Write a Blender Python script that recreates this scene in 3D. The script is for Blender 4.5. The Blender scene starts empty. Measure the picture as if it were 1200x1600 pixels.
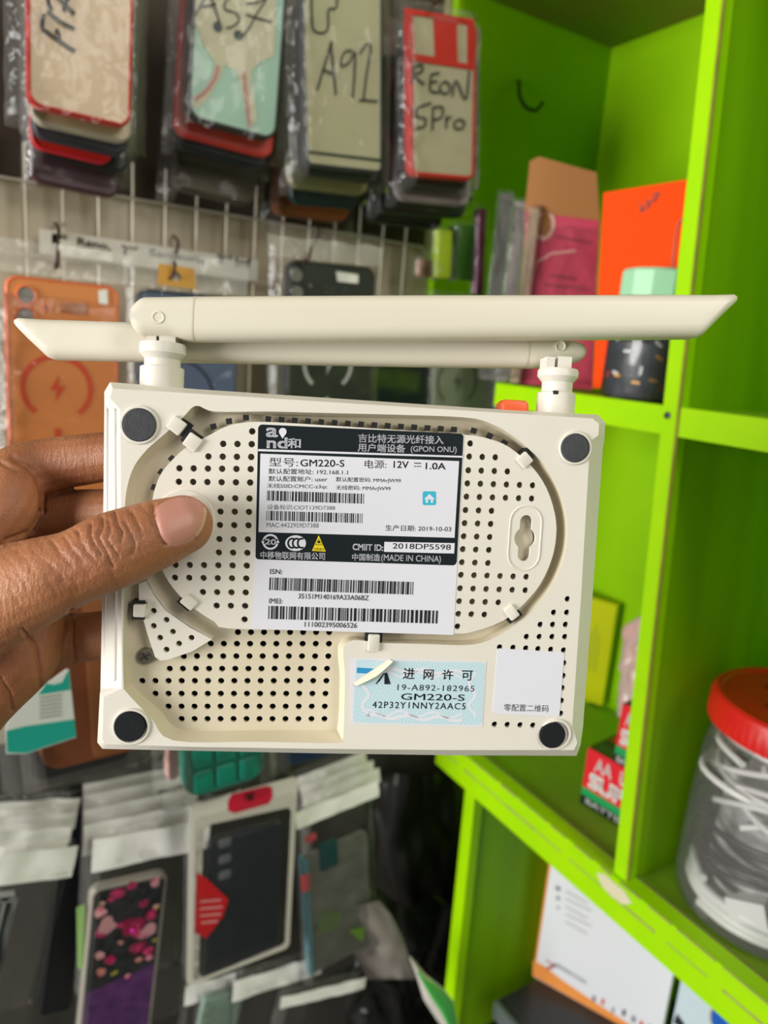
import bpy, bmesh, math, random
from mathutils import Vector, Matrix, noise
from mathutils.bvhtree import BVHTree
from mathutils.geometry import delaunay_2d_cdt
random.seed(7)
SC = bpy.context.scene
COL = SC.collection
R_ = math.radians

# ---------------------------------------------------------------- camera, world, lights, exposure
FPX, CX, CY = 1156.0, 600.0, 800.0
AY = Vector((-723, -321, 1156)).normalized()
AX = Vector((1900, -110, 1156)); AX = (AX - AY * AX.dot(AY)).normalized()
AZ = AX.cross(AY)
CAM = Vector((0, 0, 1.35))
def w_of(c):                       # camera-frame vector (x right, y down, z forward) -> room axes
    return Vector((AX.dot(c), AY.dot(c), AZ.dot(c)))
cam = bpy.data.cameras.new('camera')
camo = bpy.data.objects.new('camera', cam); COL.objects.link(camo)
rt, dn, fw = w_of(Vector((1, 0, 0))), w_of(Vector((0, 1, 0))), w_of(Vector((0, 0, 1)))
M = Matrix.Identity(4)
for i in range(3):
    M[i][0] = rt[i]; M[i][1] = -dn[i]; M[i][2] = -fw[i]; M[i][3] = CAM[i]
camo.matrix_world = M
cam.sensor_fit = 'VERTICAL'; cam.sensor_height = 36; cam.lens = 36 * FPX / 1600
cam.clip_start = 0.01
cam.dof.use_dof = True; cam.dof.focus_distance = 0.238; cam.dof.aperture_fstop = 10.5
SC.camera = camo
SC.view_settings.view_transform = 'Standard'; SC.view_settings.look = 'None'
SC.view_settings.gamma = 1; SC.view_settings.use_curve_mapping = False
SC.view_settings.exposure = 0.0
SC.cycles.transparent_max_bounces = 24
SC.cycles.max_bounces = 8
wd = bpy.data.worlds.new('world'); SC.world = wd; wd.use_nodes = True
wd.node_tree.nodes['Background'].inputs[0].default_value = (0.86, 0.93, 1.0, 1)
wd.node_tree.nodes['Background'].inputs[1].default_value = 0.13
def area(name, loc, target, size, size_y, power, col):
    l = bpy.data.lights.new(name, 'AREA'); l.shape = 'RECTANGLE'; l.size = size; l.size_y = size_y
    l.energy = power; l.color = col
    o = bpy.data.objects.new(name, l); COL.objects.link(o)
    o.location = loc
    o.rotation_euler = (Vector(target) - Vector(loc)).to_track_quat('-Z', 'Y').to_euler()
    return o
area('shopfront_daylight', (-1.9, 0.24, 1.3), (0.4, 0.4, 1.15), 1.1, 1.2, 64, (1.0, 0.985, 0.95))
area('fill_light', (0.42, -1.1, 2.25), (0.22, 0.45, 1.1), 0.5, 1.1, 13.5, (1.0, 0.95, 0.87))  # unseen warm fill, added to brighten the router and the hanging cases

# ---------------------------------------------------------------- rays through the photo, onto room planes
def ray(px, py): return w_of(Vector(((px - CX) / FPX, (py - CY) / FPX, 1.0)))
def onX(px, py, X): d = ray(px, py); return CAM + d * ((X - CAM.x) / d.x)
def onY(px, py, Y): d = ray(px, py); return CAM + d * ((Y - CAM.y) / d.y)
def onZ(px, py, Z): d = ray(px, py); return CAM + d * ((Z - CAM.z) / d.z)
def atD(px, py, D): return CAM + ray(px, py) * D
def pix(P):
    d = Vector(P) - CAM; z = d.dot(fw); return (CX + FPX * d.dot(rt) / z, CY + FPX * d.dot(dn) / z)

# ---------------------------------------------------------------- materials
def lin(c):
    if isinstance(c, str):
        c = tuple(int(c[i:i + 2], 16) / 255 for i in (0, 2, 4))
    return tuple((x / 12.92 if x <= .04045 else ((x + .055) / 1.055) ** 2.4) for x in c) + (1,)
MATS = {}
def mat(name, col, rough=.5, metal=0., noise_amt=0., noise_scale=40., col2=None, bump=0., bump_scale=200., spec=.5, sub=0., stretch=None, coat=0.):
    if name in MATS: return MATS[name]
    m = bpy.data.materials.new(name); m.use_nodes = True
    nt = m.node_tree; b = nt.nodes['Principled BSDF']
    b.inputs['Base Color'].default_value = lin(col); b.inputs['Roughness'].default_value = rough
    b.inputs['Metallic'].default_value = metal; b.inputs['Specular IOR Level'].default_value = spec
    b.inputs['Coat Weight'].default_value = coat
    if sub: 
        b.inputs['Subsurface Weight'].default_value = sub; b.inputs['Subsurface Radius'].default_value = (.004, .0016, .0008); b.inputs['Subsurface Scale'].default_value = 1
    tc = nt.nodes.new('ShaderNodeTexCoord')
    vec = tc.outputs['Object']
    if stretch:
        mp = nt.nodes.new('ShaderNodeMapping'); mp.inputs['Scale'].default_value = stretch
        nt.links.new(vec, mp.inputs['Vector']); vec = mp.outputs['Vector']
    if col2 is not None:
        n = nt.nodes.new('ShaderNodeTexNoise'); n.inputs['Scale'].default_value = noise_scale; n.inputs['Detail'].default_value = 5
        nt.links.new(vec, n.inputs['Vector'])
        r = nt.nodes.new('ShaderNodeValToRGB')
        r.color_ramp.elements[0].position = .5 - .5 * (1 - noise_amt); r.color_ramp.elements[1].position = .5 + .45 * (1 - noise_amt)
        r.color_ramp.elements[0].color = lin(col); r.color_ramp.elements[1].color = lin(col2)
        nt.links.new(n.outputs['Fac'], r.inputs[0]); nt.links.new(r.outputs[0], b.inputs['Base Color'])
    if bump:
        n2 = nt.nodes.new('ShaderNodeTexNoise'); n2.inputs['Scale'].default_value = bump_scale; n2.inputs['Detail'].default_value = 3
        nt.links.new(vec, n2.inputs['Vector'])
        bp = nt.nodes.new('ShaderNodeBump'); bp.inputs['Strength'].default_value = bump; bp.inputs['Distance'].default_value = .001
        nt.links.new(n2.outputs['Fac'], bp.inputs['Height']); nt.links.new(bp.outputs[0], b.inputs['Normal'])
    MATS[name] = m; return m
def film(name, tint='ffffff', gloss=.5, rough=.12, haze=0., bump=.6, scale=60.):
    if name in MATS: return MATS[name]
    m = bpy.data.materials.new(name); m.use_nodes = True
    nt = m.node_tree; nt.nodes.remove(nt.nodes['Principled BSDF']); out = nt.nodes['Material Output']
    tr = nt.nodes.new('ShaderNodeBsdfTransparent'); tr.inputs[0].default_value = lin(tint)
    gl = nt.nodes.new('ShaderNodeBsdfGlossy'); gl.inputs['Roughness'].default_value = rough
    df = nt.nodes.new('ShaderNodeBsdfDiffuse'); df.inputs[0].default_value = lin('f2f0ea')
    n = nt.nodes.new('ShaderNodeTexNoise'); n.inputs['Scale'].default_value = scale; n.inputs['Detail'].default_value = 2
    tc = nt.nodes.new('ShaderNodeTexCoord'); nt.links.new(tc.outputs['Object'], n.inputs['Vector'])
    bp = nt.nodes.new('ShaderNodeBump'); bp.inputs['Strength'].default_value = bump; bp.inputs['Distance'].default_value = .002
    nt.links.new(n.outputs['Fac'], bp.inputs['Height']); nt.links.new(bp.outputs[0], gl.inputs['Normal'])
    fr = nt.nodes.new('ShaderNodeFresnel'); fr.inputs[0].default_value = 1.45; nt.links.new(bp.outputs[0], fr.inputs['Normal'])
    mu = nt.nodes.new('ShaderNodeMath'); mu.operation = 'MULTIPLY'; mu.inputs[1].default_value = gloss * 2; mu.use_clamp = True
    nt.links.new(fr.outputs[0], mu.inputs[0])
    m0 = nt.nodes.new('ShaderNodeMixShader'); m0.inputs[0].default_value = haze
    nt.links.new(tr.outputs[0], m0.inputs[1]); nt.links.new(df.outputs[0], m0.inputs[2])
    mx = nt.nodes.new('ShaderNodeMixShader')
    nt.links.new(mu.outputs[0], mx.inputs[0]); nt.links.new(m0.outputs[0], mx.inputs[1]); nt.links.new(gl.outputs[0], mx.inputs[2])
    nt.links.new(mx.outputs[0], out.inputs[0]); MATS[name] = m; return m

# ---------------------------------------------------------------- mesh builder
def arc_pts(c, r, a0, a1, n): return [(c[0] + r * math.cos(R_(a0 + (a1 - a0) * i / n)), c[1] + r * math.sin(R_(a0 + (a1 - a0) * i / n))) for i in range(n + 1)]
def rrect(x0, y0, x1, y1, r, n=5):
    return arc_pts((x1 - r, y0 + r), r, -90, 0, n) + arc_pts((x1 - r, y1 - r), r, 0, 90, n) + arc_pts((x0 + r, y1 - r), r, 90, 180, n) + arc_pts((x0 + r, y0 + r), r, 180, 270, n)
def ccw(p):
    a = sum(p[i][0] * p[(i + 1) % len(p)][1] - p[(i + 1) % len(p)][0] * p[i][1] for i in range(len(p)))
    return list(p) if a > 0 else list(reversed(p))
def inset(p, d):
    out = []; n = len(p)
    for i in range(n):
        a, b, c = Vector(p[i - 1]).to_2d(), Vector(p[i]).to_2d(), Vector(p[(i + 1) % n]).to_2d()
        e1, e2 = (b - a), (c - b)
        if e1.length < 1e-9: e1 = e2
        if e2.length < 1e-9: e2 = e1
        e1, e2 = e1.normalized(), e2.normalized()
        n1, n2 = Vector((-e1.y, e1.x)), Vector((-e2.y, e2.x))
        m = n1 + n2
        if m.length < 1e-6: m = n1
        m = m.normalized(); k = max(.45, m.dot(n1))
        out.append(tuple(b + m * (d / k)))
    return out
def smooth_path(p, n=6, closed=False):
    P = [Vector(q) for q in p]; out = []; N = len(P)
    for i in range(N if closed else N - 1):
        if closed: a, b, c, d = P[i - 1], P[i], P[(i + 1) % N], P[(i + 2) % N]
        else: a, b, c, d = P[max(i - 1, 0)], P[i], P[i + 1], P[min(i + 2, N - 1)]
        for k in range(n):
            t = k / n
            out.append(.5 * ((2 * b) + (c - a) * t + (2 * a - 5 * b + 4 * c - d) * t * t + (3 * b - a - 3 * c + d) * t ** 3))
    if not closed: out.append(P[-1])
    return out
class MB:
    def __init__(s): s.v = []; s.f = []; s.m = []
    def add(s, vs, fs, mi=0, T=None):
        o = len(s.v)
        for q in vs:
            q = Vector(q)
            s.v.append(T @ q if T is not None else q)
        for f in fs: s.f.append([i + o for i in f]); s.m.append(mi)
        return s
    def box(s, x0, x1, y0, y1, z0, z1, mi=0, T=None):
        vs = [(x, y, z) for z in (z0, z1) for y in (y0, y1) for x in (x0, x1)]
        return s.add(vs, [(0, 2, 3, 1), (4, 5, 7, 6), (0, 1, 5, 4), (2, 6, 7, 3), (0, 4, 6, 2), (1, 3, 7, 5)], mi, T)
    def hexa(s, p8, mi=0, T=None):     # 4 bottom (ccw), 4 top
        return s.add(p8, [(3, 2, 1, 0), (4, 5, 6, 7), (0, 1, 5, 4), (1, 2, 6, 5), (2, 3, 7, 6), (3, 0, 4, 7)], mi, T)
    def loft(s, rings, mi=0, T=None, cap0=True, cap1=True):
        n = len(rings[0]); vs = [q for r in rings for q in r]; fs = []
        for k in range(len(rings) - 1):
            for i in range(n):
                j = (i + 1) % n
                fs.append((k * n + i, k * n + j, (k + 1) * n + j, (k + 1) * n + i))
        if cap0: fs.append(tuple(reversed(range(n))))
        if cap1: fs.append(tuple((len(rings) - 1) * n + i for i in range(n)))
        return s.add(vs, fs, mi, T)
    def slab(s, p, z0, z1, bev=0., steps=3, mi=0, T=None, bev0=False):
        p = ccw(p); rings = []
        if bev and bev0:
            for k in range(steps + 1):
                a = R_(90 * k / steps); rings.append([(x, y, z0 + bev * (1 - math.sin(a))) for x, y in inset(p, bev * (1 - math.cos(R_(90 - 90 * k / steps)) ) if False else bev * (1 - math.sin(a)))] if False else [(x, y, z0 + bev * (1 - math.cos(a))) for x, y in inset(p, bev * (1 - math.sin(a)))])
        else: rings.append([(x, y, z0) for x, y in p])
        if bev:
            for k in range(steps + 1):
                a = R_(90 * k / steps); rings.append([(x, y, z1 - bev * (1 - math.sin(a))) for x, y in inset(p, bev * (1 - math.cos(a)))])
        else: rings.append([(x, y, z1) for x, y in p])
        return s.loft(rings, mi, T)
    def tube(s, path, r, n=8, mi=0, T=None, flat=None):
        P = [Vector(q) for q in path]; rings = []; up = None
        for i, q in enumerate(P):
            t = (P[min(i + 1, len(P) - 1)] - P[max(i - 1, 0)]).normalized()
            if up is None: up = t.orthogonal().normalized()
            up = (up - t * up.dot(t)).normalized(); w = t.cross(up)
            rr = r(i / max(1, len(P) - 1)) if callable(r) else r
            rings.append([q + (up * math.cos(2 * math.pi * k / n) + w * math.sin(2 * math.pi * k / n)) * rr for k in range(n)])
        return s.loft(rings, mi, T)
    def lathe(s, prof, n=32, mi=0, T=None, cap=True):      # profile (r, z) about z
        rings = [[(max(r, 1e-5) * math.cos(2 * math.pi * k / n), max(r, 1e-5) * math.sin(2 * math.pi * k / n), z) for k in range(n)] for r, z in prof]
        return s.loft(rings, mi, T, cap, cap)
    def ribbon(s, path, w, z, mi=0, T=None, th=.0):        # flat stroke in the local xy plane
        P = [Vector(q).to_2d() for q in path]; L = []; Rr = []
        for i, q in enumerate(P):
            t = (P[min(i + 1, len(P) - 1)] - P[max(i - 1, 0)]).normalized(); nn = Vector((-t.y, t.x)) * w / 2
            L.append((*(q + nn), z)); Rr.append((*(q - nn), z))
        vs = L + Rr; n = len(P)
        return s.add(vs, [(n + i, n + i + 1, i + 1, i) for i in range(n - 1)], mi, T)
    def disc(s, c, r, z, mi=0, T=None, n=24, ry=None):
        ry = ry or r
        return s.add([(c[0] + r * math.cos(2 * math.pi * k / n), c[1] + ry * math.sin(2 * math.pi * k / n), z) for k in range(n)], [tuple(range(n))], mi, T)
    def poly(s, p, z, mi=0, T=None):
        p = ccw(p); return s.add([(x, y, z) for x, y in p], [tuple(range(len(p)))], mi, T)
    def fill2d(s, loops, z0, z1, mi=0, T=None, walls=True):   # outline with holes, extruded
        loops = [ccw(loops[0])] + [ccw(l) for l in loops[1:]]
        pts = []; faces = []
        for l in loops:
            faces.append(list(range(len(pts), len(pts) + len(l)))); pts += [Vector((q[0] * 1000, q[1] * 1000)) for q in l]
        vo, eo, fo, ov, oe, of = delaunay_2d_cdt(pts, [], faces, 1, 1e-5)
        keep = [f for f, o_ in zip(fo, of) if list(o_) == [0]]
        s.add([(q.x / 1000, q.y / 1000, z1) for q in vo], keep, mi, T)
        s.add([(q.x / 1000, q.y / 1000, z0) for q in vo], [tuple(reversed(f)) for f in keep], mi, T)
        if walls:
            for k, l in enumerate(loops):
                n = len(l); vs = [(x, y, z0) for x, y in l] + [(x, y, z1) for x, y in l]
                fs = [(i, (i + 1) % n, n + (i + 1) % n, n + i) for i in range(n)]
                s.add(vs, fs if k == 0 else [tuple(reversed(f)) for f in fs], mi, T)
        return s
    def text(s, body, o, x1, h, z, mi=0, T=None, bold=0., keep=False, spacing=1.):
        """body fitted in the box whose lower-left is o, lower-right is x1 (2d points) and whose height is h"""
        vs, fs = text_geo(body, 0., spacing)
        if not vs: return s
        xs = [q[0] for q in vs]; ys = [q[1] for q in vs]
        o = Vector(o).to_2d(); x1 = Vector(x1).to_2d(); ex = (x1 - o); ey = Vector((-ex.y, ex.x)).normalized() * h
        W = max(xs) - min(xs); H = max(ys) - min(ys)
        if keep: ey = Vector((-ex.y, ex.x)) * H / W
        for dx, dy in (((0, 0),) if not bold else ((-bold, -bold), (bold, -bold), (-bold, bold), (bold, bold))):   # heavier strokes
            s.add([(*(o + ex * ((q[0] + dx - min(xs)) / W) + ey * ((q[1] + dy - min(ys)) / H)), z) for q in vs], fs, mi, T)
        return s
    def obj(s, name, mats, parent=None, smooth=35, label=None, cat=None, group=None, kind=None, Mw=None):
        me = bpy.data.meshes.new(name); me.from_pydata([tuple(q) for q in s.v], [], s.f)
        if not isinstance(mats, (list, tuple)): mats = [mats]
        for m in mats: me.materials.append(m)
        if len(mats) > 1: me.polygons.foreach_set('material_index', s.m)
        me.validate(); me.update()
        if smooth:
            me.polygons.foreach_set('use_smooth', [True] * len(me.polygons)); me.set_sharp_from_angle(angle=R_(smooth))
        o = bpy.data.objects.new(name, me); COL.objects.link(o)
        if parent: o.parent = parent
        if Mw is not None: o.matrix_world = Mw
        return tag(o, label, cat, group, kind)
def tag(o, label=None, cat=None, group=None, kind=None):
    if label: o['label'] = label
    if cat: o['category'] = cat
    if group: o['group'] = group
    if kind: o['kind'] = kind
    return o
def curve_geo(cu):
    o = bpy.data.objects.new('tmp', cu); COL.objects.link(o)
    dg = bpy.context.evaluated_depsgraph_get(); dg.update()
    me = bpy.data.meshes.new_from_object(o.evaluated_get(dg))
    vs = [tuple(v.co) for v in me.vertices]; fs = [tuple(p.vertices) for p in me.polygons]
    bpy.data.objects.remove(o); bpy.data.curves.remove(cu); bpy.data.meshes.remove(me)
    return vs, fs
TG = {}
def text_geo(body, bold=0., spacing=1.):
    k = (body, bold, spacing)
    if k not in TG:
        cu = bpy.data.curves.new('tmp', 'FONT'); cu.body = body; cu.resolution_u = 3; cu.offset = bold; cu.space_character = spacing
        TG[k] = curve_geo(cu)
    return TG[k]
def empty(name, Mw, label, cat, group=None):
    o = bpy.data.objects.new(name, None); COL.objects.link(o); o.empty_display_size = .02
    o.matrix_world = Mw
    return tag(o, label, cat, group)
def frame(o, x, y):              # local axes: x right, y up, z out
    x = Vector(x).normalized(); y = Vector(y); y = (y - x * y.dot(x)).normalized(); z = x.cross(y)
    m = Matrix.Identity(4)
    for i in range(3): m[i][0] = x[i]; m[i][1] = y[i]; m[i][2] = z[i]; m[i][3] = o[i]
    return m
def T3(x, y, z): return Matrix.Translation((x, y, z))
# ---------------------------------------------------------------- the room
S = .48                              # distance from the lens to the shelf front
ZC = CAM.z
YW = 1.5 * S                         # the wall the cases hang on
XB = 1.48 * S                        # back of the shelf
green = mat('green_paint', '86c400', .5, spec=.2, noise_amt=.45, noise_scale=9, col2='9ad000', bump=.25, bump_scale=90)
green_edge = mat('green_paint_edge', '9bdc00', .5, spec=.15, noise_amt=.5, noise_scale=25, col2='aae000', bump=.3, bump_scale=150)
rawply = mat('raw_plywood', 'a8953a', .8, col2='7d7426', noise_amt=.4, noise_scale=60)
brushed_shaded = mat('brushed_shaded_green', '74a800', .5, spec=.2, noise_amt=.35, noise_scale=30, col2='8cc400', bump=.3, bump_scale=60, stretch=(1, 1, .08))  # brush streaks, in a deeper tone that also paints in shade
dusty = mat('dusty_green_paint', '90c80c', .7, spec=.15, noise_amt=.35, noise_scale=12, col2='86a632', bump=.2, bump_scale=80)
olive = mat('stained_green_paint', '6f9400', .6, noise_amt=.55, noise_scale=14, col2='857a2a', bump=.3, bump_scale=60)
tile = mat('wall_tile', 'cabda4', .35, col2='b9aa90', noise_amt=.3, noise_scale=6)
dim = mat('dark_plaster', '6f6a60', .85, col2='4d4942', noise_amt=.3, noise_scale=12, bump=.4, bump_scale=60)
MB().box(-1.6, XB + .06, YW, YW + .1, 0, 2.9).obj('wall_back', tile, kind='structure')
MB().box(XB + .06, XB + .16, -1.6, YW + .1, 0, 2.9).obj('wall_right', dim, kind='structure')
MB().box(-1.6, XB + .16, -1.6, YW + .1, 2.9, 3.0).obj('ceiling', mat('ceiling_white', 'd8d4ca', .8), kind='structure')
MB().box(-1.6, XB + .16, -1.6, YW + .1, -.1, 0).obj('floor', mat('floor_concrete', '8a8378', .7, col2='6f685e', noise_amt=.3, noise_scale=5), kind='structure')
# dark sheet painting in the shade on the lower wall, below the hanging cases
MB().box(-1.6, XB + .06, YW - .006, YW, 0, ZC - .40).obj('wall_shade_1', mat('lower_shade_brown', '4a463f', .8, col2='35322d', noise_amt=.3, noise_scale=14, bump=.4, bump_scale=50), kind='structure')

# wire grid on the wall, under a strip of painted shade
g = MB()
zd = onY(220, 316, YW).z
z0, z1, x0, x1 = ZC - .35, zd + .03, -.35, .47
yy = YW - .008
MB().box(-1.6, .475, YW - .004, YW, zd, 2.6).obj('wall_shade_2', mat('upper_shade_brown', '4a3d2d', .7, col2='3a2f24', noise_amt=.3, noise_scale=10), kind='structure')  # dark sheet standing in for shade on the upper wall
xx = x0
while xx < x1:
    g.tube([(xx, yy, z0), (xx, yy, z1)], .0012, 6); xx += .0285
zz = z0
while zz < z1:
    g.tube([(x0, yy - .004, zz), (x1, yy - .0026, zz)], .0012, 6); zz += .057
g.obj('wire_grid', mat('white_wire', 'c9c0ab', .45), smooth=60, label='cream wire grid panel fixed on the tiled wall behind the hanging cases', cat='wire grid')

# ---------------------------------------------------------------- green shelf unit
def yl(z): return (.77 + .066 * (z + .065)) * S       # the near divider leans a little
shelf = empty('shelf_unit', Matrix.Translation((S, yl(-.9), ZC - .95 * S)), 'lime green painted wooden shelf unit with chipped plywood edges in the corner', 'shelf unit')
inv = shelf.matrix_world.inverted()
tk = .026 * S
def sbox(name, x0, x1, y0, y1, z0, z1, m=green, edge=True, label=None):
    return MB().box(x0, x1, y0, y1, z0, z1, 0, inv).obj(name, m, shelf, label=label)
zt = ZC + .75 * S; zm = ZC - .062 * S; zl = ZC - .875 * S; cz = ZC - 1.5 * S
sbox('back_panel', XB, XB + .012, -.45, YW - .001, cz + .001, zt + .3)
sbox('top_panel', S + .006, XB, -.45, YW - .001, zt, zt + .014, olive, label='stained olive top panel')
sbox('side_panel', S + .006, XB, YW - .013, YW - .001, zm, zt)
# middle shelf, far part and near part meet at the divider
sbox('shelf_board', S + .002, XB, .30 * S - .3, 1.187 * S, zm - .012, zm, dusty)
p = MB(); p.box(S - .004, S + .008, -.3, 1.187 * S, zm - .0205, zm + .001, 0, inv); p.obj('shelf_edging', green_edge, shelf)
# lower shelf with its lip
sbox('shelf_board', S + .002, XB, -.45, 1.21 * S, zl - .014, zl, dusty)
p = MB(); p.box(S - .012, S + .006, -.45, 1.235 * S, zl - .034, zl + .004, 0, inv); p.obj('shelf_edging', green_edge, shelf)
# worn lines along the lip, where the two strips of wood meet
random.seed(3)
for nm_, za, m_ in (('worn_line', zl - .013, rawply), ('worn_line', zl + .0038, rawply)):
    p = MB(); y = -.4
    while y < 1.2 * S:
        L_ = random.uniform(.01, .05); w_ = random.uniform(.0006, .0016)
        if m_ is rawply: p.box(S - .0123, S - .0118, y, min(y + L_, 1.2 * S), za - w_, za + w_ * .4, 0, inv)
        y += L_ + random.uniform(0, .012)
    p.obj(nm_, mat('worn_wood', 'a8b04a', .7, col2='8a8a4e', noise_amt=.4, noise_scale=50), shelf, label='worn broken line along the shelf lip')
p = MB(); p.box(S + .0045, S + .0065, -.4, 1.2 * S, zl, zl + .0045, 0, inv); p.obj('dust_line', mat('dust_brown', '6e6a3a', .9), shelf, label='dusty seam behind the shelf lip')
# chipped paint patch on the lip
p = MB(); a = onX(933, 1365, S - .0123); b = onX(985, 1410, S - .0123)
pts = [(932, 1364), (945, 1366), (958, 1378), (975, 1392), (988, 1412), (972, 1413), (955, 1400), (940, 1384)]
p.add([tuple(inv @ onX(x, y, S - .0125)) for x, y in pts], [tuple(range(len(pts)))]); p.obj('paint_chip', mat('bare_primer', 'd9d3b0', .8), shelf, label='bare patch where the lime paint has chipped')
# near divider (leaning) with a front edge strip and a raw plywood line
def lean(name, xa, xb, ya, yb, za, zb, m, label=None):
    q = [(xa, yl((za - ZC) / S) + ya, za), (xb, yl((za - ZC) / S) + ya, za), (xb, yl((za - ZC) / S) + yb, za), (xa, yl((za - ZC) / S) + yb, za),
         (xa, yl((zb - ZC) / S) + ya, zb), (xb, yl((zb - ZC) / S) + ya, zb), (xb, yl((zb - ZC) / S) + yb, zb), (xa, yl((zb - ZC) / S) + yb, zb)]
    return MB().hexa(q, 0, inv).obj(name, m, shelf, label=label)
lean('divider', S + .006, XB, -tk + .001, -.001, zl, zt, brushed_shaded)
lean('divider_edging', S - .007, S + .006, -tk, 0, zl + .004, zt, green_edge)
lean('plywood_edge', S - .006, S - .0038, -tk - .0012, -tk, zl + .004, zt, rawply, 'bare plywood line along the divider edge')
sbox('divider', S + .002, XB, .03, .043, zl, zt)  # unseen nearer divider, added to keep the fill out of the compartments
# leg panel under the lower shelf, its deeper green painting in the lip's shade
zb = ZC - 1.62 * S
p = MB(); y0 = 1.107 * S; p.hexa([(S + .006, y0 - .008, zb), (XB, y0 - .008, zb), (XB, y0 + .006, zb), (S + .006, y0 + .006, zb), (S + .006, y0 - .002, zl - .014), (XB, y0 - .002, zl - .014), (XB, y0 + .012, zl - .014), (S + .006, y0 + .012, zl - .014)], 0, inv); p.obj('leg_panel', brushed_shaded, shelf)
p = MB(); p.hexa([(S - .006, y0 - .010, zb), (S + .006, y0 - .010, zb), (S + .006, y0 + .007, zb), (S - .006, y0 + .007, zb), (S - .006, y0 - .004, zl - .034), (S + .006, y0 - .004, zl - .034), (S + .006, y0 + .013, zl - .034), (S - .006, y0 + .013, zl - .034)], 0, inv); p.obj('leg_edging', green_edge, shelf)
# screw head at the crossing
p = MB(); P = onX(1043, 649, S - .0075); p.lathe([(0, 0), (.0026, 0), (.0026, .0008), (.0012, .0012), (0, .0012)], 16, 0, inv @ Matrix.Translation(P) @ Matrix.Rotation(R_(-90), 4, 'Y')); p.obj('screw', mat('dark_steel', '3c4046', .4, .8), shelf, label='dark round screw head')
# hook screwed into the far side panel
P = [onY(811, 128, YW - .018), onY(812, 150, YW - .03), onY(822, 168, YW - .04), onY(838, 172, YW - .045), onY(848, 160, YW - .045)]
P = [onY(811, 128, YW - .013)] + P
p = MB(); p.tube(smooth_path(P, 5), .0018, 8); p.obj('cup_hook', mat('black_wire', '15170f', .4), label='small black hook screwed into the dark side of the upper shelf', cat='hook')

# counter under the lower shelf
cz = ZC - 1.5 * S
cw = mat('dark_wood_counter', '3a3a3e', .35, col2='262629', noise_amt=.3, noise_scale=30, stretch=(8, 1, 1))
ct = empty('counter', Matrix.Translation((XB - .1, .2, 0)), 'dark grey wood-grain counter top under the green shelves', 'counter')
iv = ct.matrix_world.inverted()
MB().box(1.09 * S, XB - .001, -.5, 1.05 * S, cz - .02, cz, 0, iv).obj('counter_top', cw, ct)
MB().box(1.08 * S, 1.09 * S, -.5, 1.05 * S, cz - .021, cz + .0008, 0, iv).obj('edge_strip', mat('grey_edge_strip', '8a9298', .3, .6), ct, label='pale grey edge strip')
MB().box(1.14 * S, XB - .002, -.48, 1.03 * S, 0, cz - .02, 0, iv).obj('cabinet', mat('cabinet_board', '55524c', .7), ct)
# ---------------------------------------------------------------- the router
rx = w_of(Vector((.994, .049, .1)).normalized()); ry = -w_of(Vector((.051, -.996, -.075)).normalized()); 
ry = w_of(Vector((.051, -.996, -.075)).normalized())
RC = CAM + w_of(Vector((-.0094, .0223, .2412)))
RM = frame(RC, rx, ry); RI = RM.inverted()
def Pl(px, py, dz=0.):                 # photo pixel -> local xy of the router at local height dz
    o = RI @ CAM; d = RI.to_3x3() @ ray(px, py); t = (dz - o.z) / d.z; q = o + d * t
    return (q.x, q.y)
def Pls(L, dz=0.): return [Pl(x, y, dz) for x, y in L]
MMPX = .2412 / FPX
cream = mat('cream_plastic', 'e2ddd3', .4, noise_amt=.2, noise_scale=30, col2='dbd5c8', bump=.05, bump_scale=900)
cream_in = mat('shaded_cream_plastic', 'd9d0b9', .5, noise_amt=.3, noise_scale=40, col2='cfc3a8', bump=.05, bump_scale=900)  # tanner cream, painting in the recesses' shade along with some dirt
ant_m = mat('ivory_antenna', 'e2dccc', .42, noise_amt=.25, noise_scale=20, col2='dad2bf', stretch=(.3, 1, 1))
blackm = mat('black_void', '0d100f', .6)
router = empty('router', RM, 'cream white router seen from its vented back, held in the hand, with two fold-over antennas', 'router')
ZF = -.0055                           # depth of the sunken floor
# --- opening in the back cover (groove round the oval plate plus the sunken field lower left)
opening = [(306, 634), (336, 643), (420, 643), (500, 645), (620, 648), (723, 652), (765, 661), (807, 685), (844, 719), (870, 758), (883, 798), (886, 837), (880, 874), (862, 916), (828, 958), (786, 989), (740, 1007), (660, 1006), (600, 1005), (541, 1004), (539, 1060), (537, 1140), (534, 1156), (526, 1161), (400, 1159), (271, 1157), (236, 1122), (198, 1082), (193, 1068), (192, 1000), (194, 930), (197, 870), (195, 800), (199, 760), (210, 728), (230, 702), (255, 680), (285, 653)]
floor_ol = [(318, 632), (336, 646), (420, 649), (500, 651), (620, 654), (723, 658), (764, 668), (803, 692), (837, 726), (860, 763), (872, 800), (874, 837), (868, 872), (850, 912), (818, 950), (780, 980), (738, 999), (660, 999), (600, 999), (533, 999), (531, 1060), (529, 1120), (526, 1138), (518, 1141), (400, 1141), (285, 1140), (250, 1110), (208, 1072), (205, 1060), (205, 1000), (206, 930), (208, 870), (208, 800), (212, 765), (223, 736), (243, 711), (268, 690), (298, 663)]
def hole(px, py, dz, r=5.0, n=16):
    c = Pl(px, py, dz); rr = r * MMPX
    return [(c[0] + rr * math.cos(2 * math.pi * k / n), c[1] + rr * math.sin(2 * math.pi * k / n)) for k in range(n)]
def rnd2(L): return [(q.x, q.y) for q in smooth_path([(x, y, 0) for x, y in L], 4, True)]
opening = rnd2(opening); floor_ol = rnd2(floor_ol)
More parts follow.
